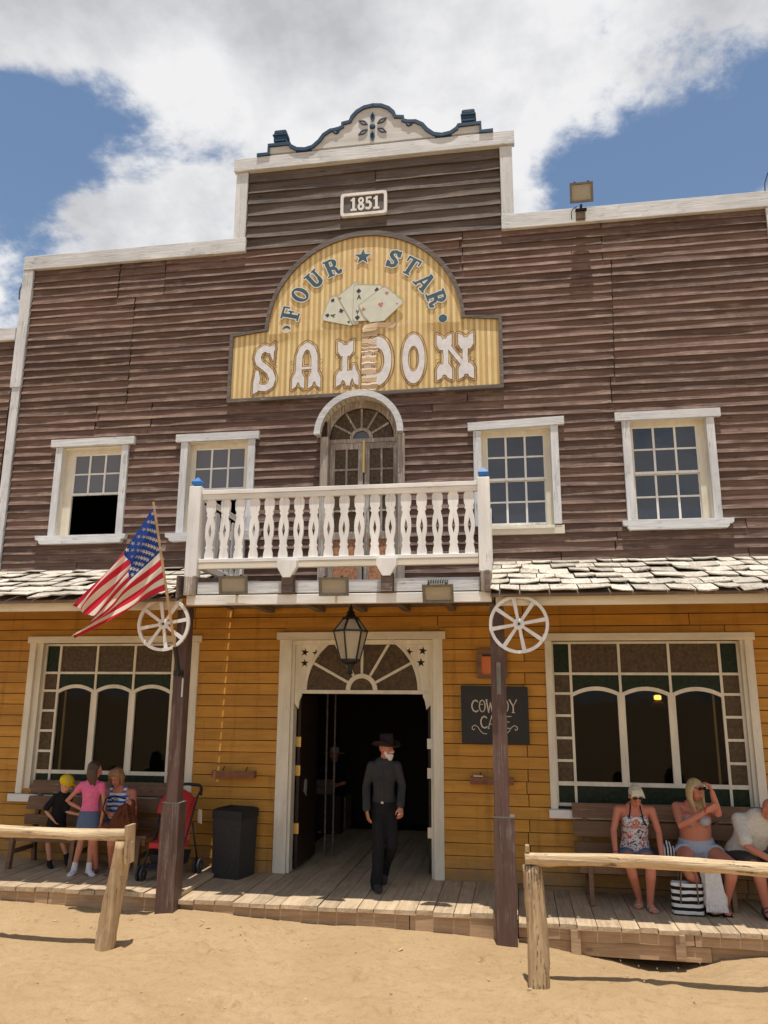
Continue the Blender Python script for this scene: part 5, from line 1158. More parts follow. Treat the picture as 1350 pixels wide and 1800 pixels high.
# ------------------------------------------------------------------ lit lamp inside, behind the right window
IL = empty('pendant_lamp', (2.0, 1.5, 2.1), 'small lit yellow pendant lamp inside, seen through the right window', 'lamp')
MB().lathe((2.0, 1.5, 2.10), [(.12, 0), (.10, .04), (.03, .09), (.02, .12)], 14).build('lamp_shade', 'dark_timber', IL)
m, t, b = newmat('lamp_glow'); b.inputs['Emission Color'].default_value = (1, .55, .12, 1); b.inputs['Emission Strength'].default_value = 5; b.inputs['Base Color'].default_value = (.3, .15, .05, 1)
MB().lathe((2.0, 1.5, 2.19), [(.02, 0), (.05, .01), (.05, .06), (.02, .07)], 10, cap=True).build('bulb', 'lamp_glow', IL); w = MB(); w.tube([(2, 1.5, 2.26), (2, 1.5, 3.3)], .006, 5); w.build('cord', 'black_plastic', IL)

# ------------------------------------------------------------------ pushchair behind the left post
plain('pram_red', (.50, .03, .03), .75, var=.15, vscale=12); plain('pram_black', (.015, .016, .02), .7)
PC = empty('pushchair', (-4.28, -.7, .05), 'folded-style black pushchair with a red canopy and seat, behind the left porch post', 'pushchair'); zf = .05
def T_(name, mat, pts, r, parent=PC, n=8): w = MB(); w.smooth = True; w.tube(pts, r, n); return w.build(name, mat, parent)
for sx in (-.21, .21):
    X = -4.27 + sx; T_('side_tube', 'pram_black', [(X - .03, -.98, zf + .10), (X, -.72, zf + .50), (X + .02, -.50, zf + .92), (X + .02, -.36, zf + 1.0)], .013); T_('rear_leg', 'pram_black', [(X + .02, -.62, zf + .62), (X + .04, -.42, zf + .10)], .012)
    for yy, nm in ((-.98, 'f'), (-.42, 'r')):
        for d in (-.028, .028):
            w = MB(); w.smooth = True; w.lathe((X - .03 + d + (.07 if nm == 'r' else 0), yy, zf + .085), [(.02, -.012), (.05, -.012), (.05, -.014), (.083, -.012), (.085, 0), (.083, .012), (.05, .014), (.05, .012), (.02, .012)], 20, ax=(1, 0, 0), cap=True); w.build('wheel', 'rubber', PC)
        w = MB(); w.lathe((X - .03 + (.07 if nm == 'r' else 0), yy, zf + .085), [(.03, -.045), (.03, .045)], 12, ax=(1, 0, 0), cap=True); w.build('hub', 'lamp_grey', PC)
T_('handle', 'pram_black', [(-4.46, -.36, zf + 1.0), (-4.42, -.30, zf + 1.03), (-4.27, -.28, zf + 1.04), (-4.10, -.30, zf + 1.03), (-4.05, -.36, zf + 1.0), (-4.03, -.42, zf + .93)], .02)
w = MB(); w.smooth = True; w.add([(-4.47 + .40 * i / 6, -.66 + .20 * j / 5 - .05 * math.sin(math.pi * i / 6) + (.0), zf + .40 + .50 * j / 5 + .015 * math.sin(i * 2 + j)) for j in range(6) for i in range(7)], [(j * 7 + i, j * 7 + i + 1, j * 7 + i + 8, j * 7 + i + 7) for j in range(5) for i in range(6)]); w.build('seat_back', 'pram_red', PC)
w = MB(); w.smooth = True
for j in range(9):
    an = R(8 + 92 * j / 8)
    for i in range(9):
        th = math.pi * i / 8; x = -4.29 - .20 * math.cos(th); rr_ = .30 * (.55 + .45 * math.sin(th)); w.v.append((x, -.50 - rr_ * math.cos(an) * 1.0, zf + .70 + rr_ * math.sin(an) + .008 * math.sin(j * 2.1)))
w.f = [(j * 9 + i, j * 9 + i + 1, j * 9 + i + 10, j * 9 + i + 9) for j in range(8) for i in range(8)]; w.m = [0] * 64; w.sm = [True] * 64; w.build('canopy', 'pram_red', PC)
MB().hexa([(-4.46, -.92, zf + .36), (-4.08, -.92, zf + .36), (-4.08, -.60, zf + .34), (-4.46, -.60, zf + .34), (-4.46, -.92, zf + .42), (-4.08, -.92, zf + .42), (-4.08, -.60, zf + .42), (-4.46, -.60, zf + .42)]).build('seat', 'pram_red', PC)
MB().hexa([(-4.43, -.85, zf + .13), (-4.12, -.85, zf + .13), (-4.12, -.50, zf + .13), (-4.43, -.50, zf + .13), (-4.46, -.90, zf + .28), (-4.09, -.90, zf + .28), (-4.09, -.48, zf + .28), (-4.46, -.48, zf + .28)]).build('basket', 'pram_black', PC)
MB().hexa([(-4.47, -1.0, zf + .12), (-4.07, -1.0, zf + .12), (-4.07, -.90, zf + .16), (-4.47, -.90, zf + .16), (-4.47, -1.0, zf + .145), (-4.07, -1.0, zf + .145), (-4.07, -.90, zf + .185), (-4.47, -.90, zf + .185)]).build('footrest', 'pram_black', PC)
MB().hexa([(-4.04, -.45, zf + .60), (-3.985, -.45, zf + .58), (-3.985, -.447, zf + .58), (-4.04, -.447, zf + .60), (-4.045, -.45, zf + .76), (-3.99, -.45, zf + .75), (-3.99, -.447, zf + .75), (-4.045, -.447, zf + .76)]).build('paper_tag', 'lettering_cream', PC)
# ------------------------------------------------------------------ people
def skin_mat(name, c, var=.12):
    m, t, b = newmat(name); pos = N(t, 'ShaderNodeNewGeometry').outputs['Position']; f = noise(t, pos, 14, 4, .6)
    t.links.new(mixc(t, ramp(t, f, ((.35, (0, 0, 0)), (.7, (1, 1, 1)))), c, (min(1, c[0] * 1.12), c[1] * .86, c[2] * .8)), b.inputs['Base Color'])
    b.inputs['Roughness'].default_value = .5; b.inputs['Subsurface Weight'].default_value = .06; b.inputs['Subsurface Radius'].default_value = (.02, .008, .004); b.inputs['Specular IOR Level'].default_value = .35
    return m
def hair_mat(name, c0, c1):
    m, t, b = newmat(name); pos = N(t, 'ShaderNodeNewGeometry').outputs['Position']; f = noise(t, mapped(t, pos, (120, 120, 9)), 1, 3, .6)
    t.links.new(mixc(t, f, c0, c1), b.inputs['Base Color']); b.inputs['Roughness'].default_value = .45; bump(t, b, f, .8, .01); return m
def cloth_mat(name, c, c2=None, kind=None, sc=30, bs=.4, axis=2):
    m, t, b = newmat(name); pos = N(t, 'ShaderNodeNewGeometry').outputs['Position']; b.inputs['Roughness'].default_value = .85; b.inputs['Specular IOR Level'].default_value = .15
    col = None
    if kind == 'stripe':
        s_ = N(t, 'ShaderNodeSeparateXYZ'); t.links.new(vmath(t, 'ADD', pos, (0, 0, 0)), s_.inputs[0]); f = fmath(t, 'GREATER_THAN', fmath(t, 'FRACT', fmath(t, 'MULTIPLY_ADD', noise(t, pos, 6, 1, .5), .35, fmath(t, 'MULTIPLY', s_.outputs[axis], sc))), .5); col = mixc(t, f, c, c2)
    elif kind == 'floral':
        f = noise(t, pos, sc, 3, .6, 1.5); f2 = noise(t, pos, sc * .6, 2, .5, 1.); col = mixc(t, ramp(t, f, ((.44, (0, 0, 0)), (.47, (1, 1, 1)))), (.02, .02, .035), (.6, .58, .6)); col = mixc(t, ramp(t, f2, ((.60, (0, 0, 0)), (.62, (1, 1, 1)))), col, (.6, .08, .06))
    else:
        f = noise(t, pos, sc, 4, .6); col = mixc(t, f, tuple(x * .75 for x in c), tuple(min(1, x * 1.2) for x in (c2 or c)))
    t.links.new(col, b.inputs['Base Color'])
    bump(t, b, fmath(t, 'ADD', noise(t, pos, 9, 3, .55, .8), fmath(t, 'MULTIPLY', noise(t, pos, 400, 2, .5), .1)), bs, .04); return m
skin_mat('skin_tan', (.46, .22, .13)); skin_mat('skin_red', (.50, .215, .14)); skin_mat('skin_fair', (.55, .31, .21)); skin_mat('skin_weathered', (.42, .185, .105))
hair_mat('hair_brown', (.035, .018, .01), (.10, .05, .025)); hair_mat('hair_blonde', (.34, .22, .09), (.62, .47, .25)); hair_mat('hair_pale', (.50, .43, .28), (.75, .68, .5)); hair_mat('hair_auburn', (.15, .07, .025), (.45, .27, .12)); hair_mat('beard_white', (.5, .48, .44), (.75, .72, .67))
cloth_mat('shirt_charcoal', (.046, .045, .047), bs=1.); cloth_mat('trousers_black', (.016, .016, .018), bs=.9); cloth_mat('hat_felt', (.028, .018, .018), bs=.2); cloth_mat('leather_boot', (.05, .042, .04), bs=.3)
cloth_mat('tee_pink', (.80, .17, .33), bs=.9); cloth_mat('denim', (.10, .14, .22), sc=60); cloth_mat('denim_light', (.36, .42, .50), sc=60); cloth_mat('tee_black', (.018, .018, .02), bs=.9); cloth_mat('cap_yellow', (.72, .50, .02), bs=.2)
cloth_mat('stripe_blue', (.05, .15, .50), (.72, .72, .72), 'stripe', 17); cloth_mat('floral_top', (.5, .5, .5), kind='floral', sc=28); cloth_mat('bikini_silver', (.42, .42, .46), sc=80); cloth_mat('tee_white', (.66, .62, .54), bs=.9); cloth_mat('shorts_grey', (.07, .06, .055)); cloth_mat('shoe_white', (.66, .62, .64), bs=.2); cloth_mat('sandal', (.20, .12, .08), bs=.2); cloth_mat('strap_black', (.012, .012, .014)); cloth_mat('sandal_pale', (.55, .48, .38), bs=.2)
cloth_mat('bag_leather', (.13, .042, .022), bs=.9, sc=12); cloth_mat('bag_stripe', (.012, .012, .014), (.68, .68, .66), 'stripe', 14.5, bs=.3); cloth_mat('bag_stripe_small', (.012, .012, .014), (.68, .68, .66), 'stripe', 30, bs=.5, axis=0); cloth_mat('bag_white', (.66, .64, .62), bs=.8)
plain('eye_dark', (.02, .012, .01), .2); plain('eye_white', (.42, .38, .35), .4); plain('lip', (.40, .11, .09), .4); plain('sunglass', (.01, .01, .012), .08); plain('cigarette', (.8, .78, .72), .5); plain('straw_hat', (.40, .34, .24), .8)

def organic(mb, name, mat, parent, voxel=.008, smooth=4, fac=.5, origin=None):
    """fuses overlapping closed shapes into ONE continuous smooth surface"""
    me = bpy.data.meshes.new('t'); me.from_pydata(mb.v, [], mb.f); o = bpy.data.objects.new('t', me); COL.objects.link(o)
    bm = bmesh.new(); bm.from_mesh(me); bmesh.ops.recalc_face_normals(bm, faces=bm.faces); bm.to_mesh(me); bm.free()
    r = o.modifiers.new('r', 'REMESH'); r.mode = 'VOXEL'; r.voxel_size = voxel; r.use_smooth_shade = True
    s = o.modifiers.new('s', 'SMOOTH'); s.factor = fac; s.iterations = smooth
    dg = bpy.context.evaluated_depsgraph_get(); dg.update(); out = bpy.data.meshes.new_from_object(o.evaluated_get(dg)); COL.objects.unlink(o); bpy.data.objects.remove(o)
    out.name = name; out.materials.clear(); out.materials.append(MATS[mat])
    a = np.empty(len(out.vertices) * 3); out.vertices.foreach_get('co', a); a = a.reshape(-1, 3)
    if origin is None: origin = ((a[:, 0].min() + a[:, 0].max()) / 2, (a[:, 1].min() + a[:, 1].max()) / 2, a[:, 2].min())
    out.transform(Matrix.Translation(-Vector(origin))); out.polygons.foreach_set('use_smooth', [True] * len(out.polygons))
    return link(bpy.data.objects.new(name, out), parent, origin)
def ik(a, b, l1, l2, pole):
    a, b, pole = Vector(a), Vector(b), Vector(pole).normalized(); d = b - a; L = min(d.length, (l1 + l2) * .999); dn = d.normalized(); x = (l1 * l1 - l2 * l2 + L * L) / (2 * L); h = math.sqrt(max(l1 * l1 - x * x, 0)); p = (pole - dn * pole.dot(dn)).normalized()
    return a + dn * x + p * h
V3 = Vector
class Person:
    """joints in world metres; every limb a tapered loft; all lofts fused into one surface"""
    def __init__(s, hip, chest, neck, head, face, side, H=1.7, fat=1., shw=.19, hipw=.09, female=True):
        s.hip, s.chest, s.neck, s.head = V3(hip), V3(chest), V3(neck), V3(head); s.face = V3(face).normalized(); s.side = V3(side).normalized(); s.k = H / 1.7; s.fat = fat
        s.shw = shw * s.k; s.hipw = hipw * s.k * fat; s.female = female; s.limbs = {}
        s.front = (s.chest - s.hip).normalized().cross(s.side) * -1
        if s.front.y > 0 and False: s.front = -s.front
        s.SH = {q: s.chest + s.side * s.shw * q + (s.neck - s.chest).normalized() * .035 * s.k for q in (-1, 1)}
        s.HP = {q: s.hip + s.side * s.hipw * q for q in (-1, 1)}
    def arm(s, q, hand, pole, fdir=None, curl=.35, elbow=None, palm=None, l1=.29, l2=.25):
        h = V3(hand); e = V3(elbow) if elbow else ik(s.SH[q], h, l1 * s.k, l2 * s.k, pole); s.limbs['a', q] = (s.SH[q], e, h, V3(fdir).normalized() if fdir else (h - e).normalized(), curl, V3(palm).normalized() if palm else None)
    def leg(s, q, knee, ankle, toe):
        s.limbs['l', q] = (s.HP[q], V3(knee), V3(ankle), V3(toe).normalized())
    def torso(s, mb, d=0., lo=0., hi=1., belly=0., top=True):
        k, f = s.k, s.fat; ax = s.chest - s.hip; sw = s.shw
        P = [(-.20, (.150 * f, .105 * f)), (-.05, (.170 * f, .118 * f)), (.12, (.165 * f, .115 * f + belly)), (.38, (.138 * f, .100 * f + belly)), (.62, (.142 * f, .104 * f + belly * .5)), (.85, (.158 * f ** .6, .112 * f ** .7)), (1.02, (.155 * f ** .5, .095)), (1.14, (.105, .075))]
        pts, rad = [], []
        for t, (a, b) in P:
            if t < lo or t > hi: continue
            pts.append(s.hip + ax * t); rad.append(((a + d) * k, (b + d) * k))
        mb.tube(pts, rad, 20, side=s.side, round_=True)
        if hi > 1.:
            for q in (-1, 1): mb.tube([s.chest + (s.neck - s.chest) * .25, s.SH[q]], [(.060 + d) * k, (.050 + d) * k * f ** .4], 12, round_=True)
    def bust(s, mb, d=0., sz=.062, drop=.0):
        for q in (-1, 1):
            c = s.hip + (s.chest - s.hip) * (.78 - drop) + s.side * q * .075 * s.k * s.fat ** .5 + s.front * (.085 * s.k * s.fat ** .6); mb.ell(c, ((sz + d), (sz + d) * .9, (sz + d)), s.front)
    def armtube(s, mb, q, d=0., to=2., r0=.046, taper=True):
        a, e, h, *_ = s.limbs['a', q]; k, f = s.k, s.fat ** .8
        pts = [a, a.lerp(e, .35), e, e.lerp(h, .3), h]; rr = [(r0 * 1.08 * f + d) * k, (r0 * .98 * f + d) * k, (r0 * .80 * f + d) * k, (r0 * .78 * f + d) * k, (.026 * f ** .4 + d) * k]
        if to < 1: pts = [a, a.lerp(e, to)]; rr = rr[:1] + [(r0 * f + d * 1.25) * k]
        elif to < 2: pts = pts[:3] + [e.lerp(h, to - 1)]; rr = rr[:3] + [(r0 * .74 * f + d) * k]
        mb.tube(pts, rr, 12, round_=True)
    def legtube(s, mb, q, d=0., to=2., flare=0., end=.040, r0=.083):
        a, n, h, _ = s.limbs['l', q]; k, f = s.k, s.fat
        pts = [a, a.lerp(n, .45), n, n.lerp(h, .28), n.lerp(h, .6), h]; rr = [(r0 * 1.05 * f + d) * k, (r0 * .92 * f + d) * k, (.058 * f ** .7 + d) * k, (.058 * f ** .6 + d) * k, (.047 * f ** .5 + d) * k, (end + d) * k]
        if to < 1: pts = [a, a.lerp(n, to * .5), a.lerp(n, to)]; rr = [rr[0], (r0 * .98 * f + d) * k, (r0 * (1 - .3 * to) * f + d + flare) * k]
        mb.tube(pts, rr, 14, round_=to >= 1)
    def hand(s, mb, q):
        a, e, h, fd, curl, palm = s.limbs['a', q]; k = s.k; ar = (h - e).normalized()
        n = palm if palm else (-s.side * q) ; n = (n - fd * n.dot(fd)).normalized(); sd = fd.cross(n)             # sd : across the palm
        c = h + fd * .045 * k; mb.tube([h - ar * .01, h + fd * .03 * k, h + fd * .085 * k], [(.024 * k, .020 * k), (.038 * k, .015 * k), (.040 * k, .013 * k)], 12, side=sd, round_=True)
        for i, (o, L) in enumerate(((-.030, .068), (-.010, .080), (.010, .076), (.029, .058))):
            b0_ = h + fd * .08 * k + sd * o * k; L *= k; p = [b0_]; dr = fd.copy()
            for j in range(3): dr = (dr * math.cos(curl * (.6 + .4 * j)) + n * math.sin(curl * (.6 + .4 * j))).normalized(); p.append(p[-1] + dr * L * (.45, .32, .23)[j])
            mb.tube(p, [.0092 * k, .0088 * k, .008 * k, .0065 * k], 8, round_=True)
        th = -sd if (s.limbs['a', q][5] is None or True) else sd
        b0_ = h + fd * .025 * k + th * .022 * k; d1 = (fd * .65 + th * .6 + n * .35).normalized(); d2 = (fd * .9 + n * .45).normalized(); mb.tube([b0_, b0_ + d1 * .045 * k, b0_ + d1 * .045 * k + d2 * .035 * k], [.013 * k, .010 * k, .008 * k], 8, round_=True)
    def foot(s, mb, q, d=0.):
        _, n, h, t = s.limbs['l', q]; k = s.k; u = V3((0, 0, 1)); sd = t.cross(u).normalized(); dn = sd.cross(t) * -1 if sd.cross(t).z > 0 else sd.cross(t)
        mb.tube([h - t * .035 * k + dn * .045 * k, h + t * .03 * k + dn * .042 * k, h + t * .10 * k + dn * .056 * k, h + t * .155 * k + dn * .064 * k], [((.031 + d) * k, (.036 + d) * k), ((.034 + d) * k, (.036 + d) * k), ((.043 + d) * k, (.024 + d) * k), ((.034 + d) * k, (.016 + d) * k)], 12, side=sd, round_=True)
    def headshape(s, mb):
        k = s.k ** .5; f = s.face; h = s.head; u0 = V3((0, 0, 1)); sd = f.cross(u0).normalized(); u = sd.cross(f); s.hu, s.hs, s.hk = u, sd, k
        mb.ell(h + u * .025 * k - f * .012 * k, (.074 * k, .094 * k, .088 * k), f, 18); mb.ell(h - u * .040 * k + f * .028 * k, (.055 * k, .062 * k, .068 * k), f, 16); mb.ell(h - u * .085 * k + f * .058 * k, (.024 * k, .022 * k, .020 * k), f, 10)
        mb.tube([h + f * .080 * k + u * .018 * k, h + f * .104 * k - u * .018 * k], [.009 * k, .015 * k], 8, round_=True)
        mb.tube([h + f * .074 * k + u * .034 * k - sd * .04 * k, h + f * .082 * k + u * .034 * k, h + f * .074 * k + u * .034 * k + sd * .04 * k], .012 * k, 8, round_=True)
        for q in (-1, 1): mb.ell(h + sd * q * .074 * k - u * .004 * k - f * .008 * k, (.010 * k, .020 * k, .030 * k), f, 10)
        mb.tube([s.neck - (s.head - s.neck).normalized() * .03, s.neck.lerp(s.head, .5) - f * .01, s.head - f * .012 - u * .03], [.056 * s.k, .050 * k, .052 * k], 14, round_=True)
    def features(s, P, eyes=True):
        h, f, u, sd, k = s.head, s.face, s.hu, s.hs, s.hk
        if eyes:
            for q in (-1, 1):
                MB().ell(h + f * .075 * k + sd * q * .030 * k + u * .006 * k, (.010 * k, .008 * k, .0055 * k), f, 8).build('eye', 'eye_white', P); 
                MB().ell(h + f * .083 * k + sd * q * .030 * k + u * .005 * k, (.0062 * k, .004 * k, .0062 * k), f, 8).build('pupil', 'eye_dark', P)
        MB().tube([h + f * .080 * k - u * .046 * k - sd * .024 * k, h + f * .088 * k - u * .048 * k, h + f * .080 * k - u * .046 * k + sd * .024 * k], .0065 * k, 8, round_=True).build('mouth', 'lip', P)
    def body(s, P, skin, arms=True, bust=0, belly=0., feet=True, extra=None):
        mb = MB(); s.torso(mb, belly=belly, hi=1.2); s.headshape(mb)
        if bust: s.bust(mb, sz=bust)
        for (kd, q) in list(s.limbs):
            if kd == 'a': s.armtube(mb, q); s.hand(mb, q)
            else:
                s.legtube(mb, q)
                if feet: s.foot(mb, q)
        if extra: extra(mb)
        o = organic(mb, 'body', skin, P, .0068, 3); s.features(P); return o
    def hair(s, P, mat, kind, back=.0):
        h, f, u, sd, k = s.head, s.face, s.hu, s.hs, s.hk; mb = MB()
        mb.ell(h + u * .040 * k - f * .026 * k, (.084 * k, .094 * k, .086 * k), f, 16)
        if kind == 'bob':
            for a in range(-8, 9):
                an = a / 8 * 1.9; d = (-f * math.cos(an) + sd * math.sin(an)); mb.tube([h + u * .06 * k + d * .066 * k, h + d * .088 * k, h - u * .075 * k + d * .082 * k + (f * .01)], [.024 * k, .022 * k, .014 * k], 8, round_=True)
        if kind == 'long':
            for a in range(-7, 8):
                an = a / 7 * 1.75; d = (-f * math.cos(an) + sd * math.sin(an)); dn = V3((0, 0, -1)); mb.tube([h + u * .06 * k + d * .066 * k, h + d * .090 * k, h + dn * .09 * k + d * .092 * k, h + dn * (.20 + .02 * math.sin(a * 2)) * k + d * .072 * k - f * back], [.026 * k, .024 * k, .022 * k, .010 * k], 8, round_=True)
        if kind == 'fringe':
            for a in range(-4, 5): mb.tube([h + u * .105 * k + sd * a * .012 * k + f * .02 * k, h + u * .085 * k + sd * a * .016 * k + f * .066 * k, h + u * .055 * k + sd * a * .019 * k + f * .078 * k], [.018 * k, .012 * k, .007 * k], 6, round_=True)
        return organic(mb, 'hair', mat, P, .007, 1)
def person(loc, label, group=None): return empty('person', loc, label, 'person', group)
def sock(s, P, q, mat, name='shoe', d=.008, high=.0):
    mb = MB(); s.foot(mb, q, d)
    if high: _, n, h, _t = s.limbs['l', q]; mb.tube([h + (n - h).normalized() * high, h - V3((0, 0, .03))], [(.046) * s.k, .05 * s.k], 12, round_=True)
    return organic(mb, name, mat, P, .007, 1)

# -- the cowboy walking out of the entrance
P = person((-1.66, -.78, 0), 'bearded man in charcoal shirt, black trousers and dark cowboy hat walking out of the entrance')
c = Person((-1.615, -.62, .93), (-1.615, -.66, 1.36), (-1.60, -.67, 1.46), (-1.575, -.685, 1.595), (.80, -.55, .02), (-.97, -.22, 0), 1.75, .80, .146, .080, False)
# side points to the man's right (viewer's left): q=1 is the arm at the viewer's left
c.front = V3((0, -1, 0))
c.arm(1, (-1.80, -.78, .90), (-.5, .8, 0), (.25, -.15, -1), .35, palm=(.8, .5, 0), elbow=(-1.835, -.62, 1.145)); c.arm(-1, (-1.395, -.76, .95), (.6, .6, 0), (.1, -.3, -1), .8, palm=(-.6, .6, 0), elbow=(-1.40, -.60, 1.17))
c.leg(1, (-1.66, -.72, .50), (-1.685, -.70, .10), (.35, -1, 0)); c.leg(-1, (-1.51, -.66, .49), (-1.665, -.36, .16), (.25, -1, -.35))
c.body(P, 'skin_weathered')
mb = MB(); c.torso(mb, .014, .05, 1.2); [c.armtube(mb, q, .016, 1.93, .050) for q in (1, -1)]
mb.tube([c.chest + V3((0, 0, .06)), c.neck + V3((0, -.012, .03))], [.075, .062], 12); organic(mb, 'shirt', 'shirt_charcoal', P, .008, 2)
mb = MB(); c.torso(mb, .016, -.3, .14); [c.legtube(mb, q, .020, 2, 0, .058) for q in (1, -1)]
for q in (1, -1): _, n, h, _t = c.limbs['l', q]; mb.tube([n.lerp(h, .4), h + V3((0, 0, .0)), h + V3((.0, 0, -.035))], [.064, .074, .076], 12, round_=True)
organic(mb, 'trousers', 'trousers_black', P, .008, 2)
for q in (1, -1): sock(c, P, q, 'leather_boot', 'boot', .010, .08)
mb = MB(); hp = c.head + V3((-.005, .0, .045)); n = 28; vs = []
prof_ = [(.080, .0), (.115, -.004), (.150, .0), (.172, .010)]
for r_, z_ in prof_:
    for k in range(n): a = 2 * math.pi * k / n; fa = c.face; sdv = V3((-fa.y, fa.x, 0)).normalized(); fo = V3((fa.x, fa.y, 0)).normalized(); cs, sn = math.cos(a), math.sin(a); lift = .045 * max(0, (r_ - .08) / .09) ** 2 * sn * sn - .014 * cs * cs * (r_ - .08) / .09; vs.append(hp + fo * cs * r_ * 1.12 + sdv * sn * r_ * .88 + V3((0, 0, z_ + lift)))
mb.add(vs, [(i * n + k, i * n + (k + 1) % n, (i + 1) * n + (k + 1) % n, (i + 1) * n + k) for i in range(3) for k in range(n)]); k0 = [V3(v) + V3((0, 0, -.007)) for v in vs]
mb.add(k0, [(i * n + k, (i + 1) * n + k, (i + 1) * n + (k + 1) % n, i * n + (k + 1) % n) for i in range(3) for k in range(n)]); mb.add([vs[3 * n + k] for k in range(n)] + [k0[3 * n + k] for k in range(n)], [(k, (k + 1) % n, n + (k + 1) % n, n + k) for k in range(n)])
crown = []
for r_, z_ in ((.086, -.005), (.086, .03), (.082, .08), (.076, .128), (.045, .132), (.0, .110)):
    for k in range(n): a = 2 * math.pi * k / n; crown.append(hp + fo * math.cos(a) * r_ * 1.12 + sdv * math.sin(a) * r_ * .92 + V3((0, 0, z_ + (.010 * abs(math.sin(a)) if .08 < z_ else 0))))
mb.add(crown, [(i * n + k, i * n + (k + 1) % n, (i + 1) * n + (k + 1) % n, (i + 1) * n + k) for i in range(5) for k in range(n)]); mb.sm = [True] * len(mb.f); mb.build('hat', 'hat_felt', P)
w = MB(); w.tube([hp + fo * .098 * math.cos(a) + sdv * .082 * math.sin(a) + V3((0, 0, .012)) for a in np.linspace(0, 6.283, 25)], [(.004, .010)] * 25, 6, cap=False); w.build('hat_band', 'strap_black', P)
f_, u_, s_ = c.face, c.hu, c.hs; mb = MB(); H = c.head
mb.ell(H - u_ * .075 + f_ * .052, (.050, .042, .042), f_, 12); mb.ell(H - u_ * .105 + f_ * .055, (.034, .03, .030), f_, 10)
for q in (-1, 1): mb.tube([H - u_ * .035 + s_ * q * .055 + f_ * .028, H - u_ * .08 + s_ * q * .04 + f_ * .045], .020, 8, round_=True)
mb.tube([H + f_ * .088 - u_ * .032 - s_ * .03, H + f_ * .098 - u_ * .030, H + f_ * .088 - u_ * .032 + s_ * .03], .010, 8, round_=True); organic(mb, 'beard', 'beard_white', P, .006, 1)
w = MB(); w.tube([(-1.39, -.80, .875), (-1.42, -.83, .86)], .0045, 6); w.build('cigarette', 'cigarette', P)
for q in (-.062, .062): MB().box(-1.615 + q - .03, -1.615 + q + .03, -.80, -.785, 1.235, 1.25, .003).build('pocket_flap', 'shirt_charcoal', P)
w = MB(); w.tube([(-1.612, -.775, 1.40), (-1.612, -.786, 1.25), (-1.612, -.78, 1.0)], [(.010, .003)] * 3, 6, side=(1, 0, 0)); w.build('placket', 'shirt_charcoal', P)
w = MB(); w.tube([c.hip + c.side * .148 * math.cos(a) * .88 + V3((0, .112 * math.sin(a) * .9, .055)) for a in np.linspace(0, 6.283, 25)], [(.004, .016)] * 25, 6, side=None, cap=False); w.build('belt', 'strap_black', P)
MB().box(-1.635, -1.60, -.75, -.735, .97, 1.0, .004).build('buckle', 'steel', P)

# -- dim figure behind the bar inside
_n0 = set(WL)
P = person((-2.95, 2.4, 0), 'seated figure in a straw hat deep inside the dark entrance')
c = Person((-2.95, 2.4, .55), (-2.95, 2.33, .98), (-2.95, 2.32, 1.08), (-2.93, 2.28, 1.20), (.5, -.8, -.1), (-1, 0, 0), 1.7, 1.); c.front = V3((0, -1, 0))
c.arm(1, (-3.08, 2.0, .75), (-1, .3, -.5)); c.arm(-1, (-2.80, 2.0, .75), (1, .3, -.5)); c.leg(1, (-3.05, 1.95, .52), (-3.05, 1.95, .09), (0, -1, 0)); c.leg(-1, (-2.82, 1.95, .52), (-2.82, 1.95, .09), (0, -1, 0)); c.body(P, 'skin_tan')
mb = MB(); c.torso(mb, .014, .0, 1.2); [c.armtube(mb, q, .014, 1.3) for q in (1, -1)]; organic(mb, 'shirt', 'trousers_black', P, .012, 2)
mb = MB(); c.torso(mb, .014, -.3, .1); [c.legtube(mb, q, .016, 2, 0, .05) for q in (1, -1)]; organic(mb, 'trousers', 'trousers_black', P, .012, 2)
MB().lathe(c.head + V3((0, 0, .05)), [(.17, -.012), (.18, -.005), (.09, .0), (.085, .07), (.06, .10), (0, .10)], 20).build('hat', 'straw_hat', P)
tag(MB().box(-3.2, -2.7, 2.2, 2.7, .0, .53, .01).build('stool', 'dark_timber'), 'dark square stool under the dim figure inside the entrance', 'stool')
tag(MB().box(-3.18, -2.86, 1.9, 1.99, .60, .84, .005).build('counter_box', 'dark_timber'), 'brown box in front of the dim figure inside the entrance', 'box')
tag(MB().box(-3.4, -2.7, 1.80, 2.05, .0, .598, .005).build('low_table', 'dark_door'), 'dark low table carrying the brown box inside the entrance', 'table')

for o_ in set(WL) - _n0:
    WL[o_] = WL[o_] + Vector((-.22, 1.15, 0))
    if o_.parent is None: o_.location += Vector((-.22, 1.15, 0))

# -- girl in pink standing, back half turned
Z = .05
P = person((-5.35, -.82, Z), 'dark haired girl in a pink top and denim skirt standing, hand on her hip')
c = Person((-5.335, -.80, Z + .70), (-5.33, -.80, Z + 1.03), (-5.335, -.795, Z + 1.11), (-5.31, -.80, Z + 1.235), (.86, .45, -.30), (.97, .15, 0), 1.34, .86, .155, .085); c.front = V3((.2, .98, 0))
c.arm(-1, (-5.46, -.83, Z + .78), (-1, -.1, 0), (.8, -.3, -.5), .4, elbow=(-5.63, -.85, Z + .86)); c.arm(1, (-5.17, -.80, Z + .62), (1, .3, 0), (.05, .1, -1), .3, elbow=(-5.15, -.78, Z + .83))
c.leg(-1, (-5.41, -.80, Z + .40), (-5.46, -.84, Z + .07), (.15, -1, 0)); c.leg(1, (-5.27, -.80, Z + .40), (-5.27, -.82, Z + .07), (.85, -.6, 0)); c.body(P, 'skin_tan')
mb = MB(); c.torso(mb, .012, .05, 1.2); [c.armtube(mb, q, .012, .30) for q in (1, -1)]; organic(mb, 'top', 'tee_pink', P, .008, 2)
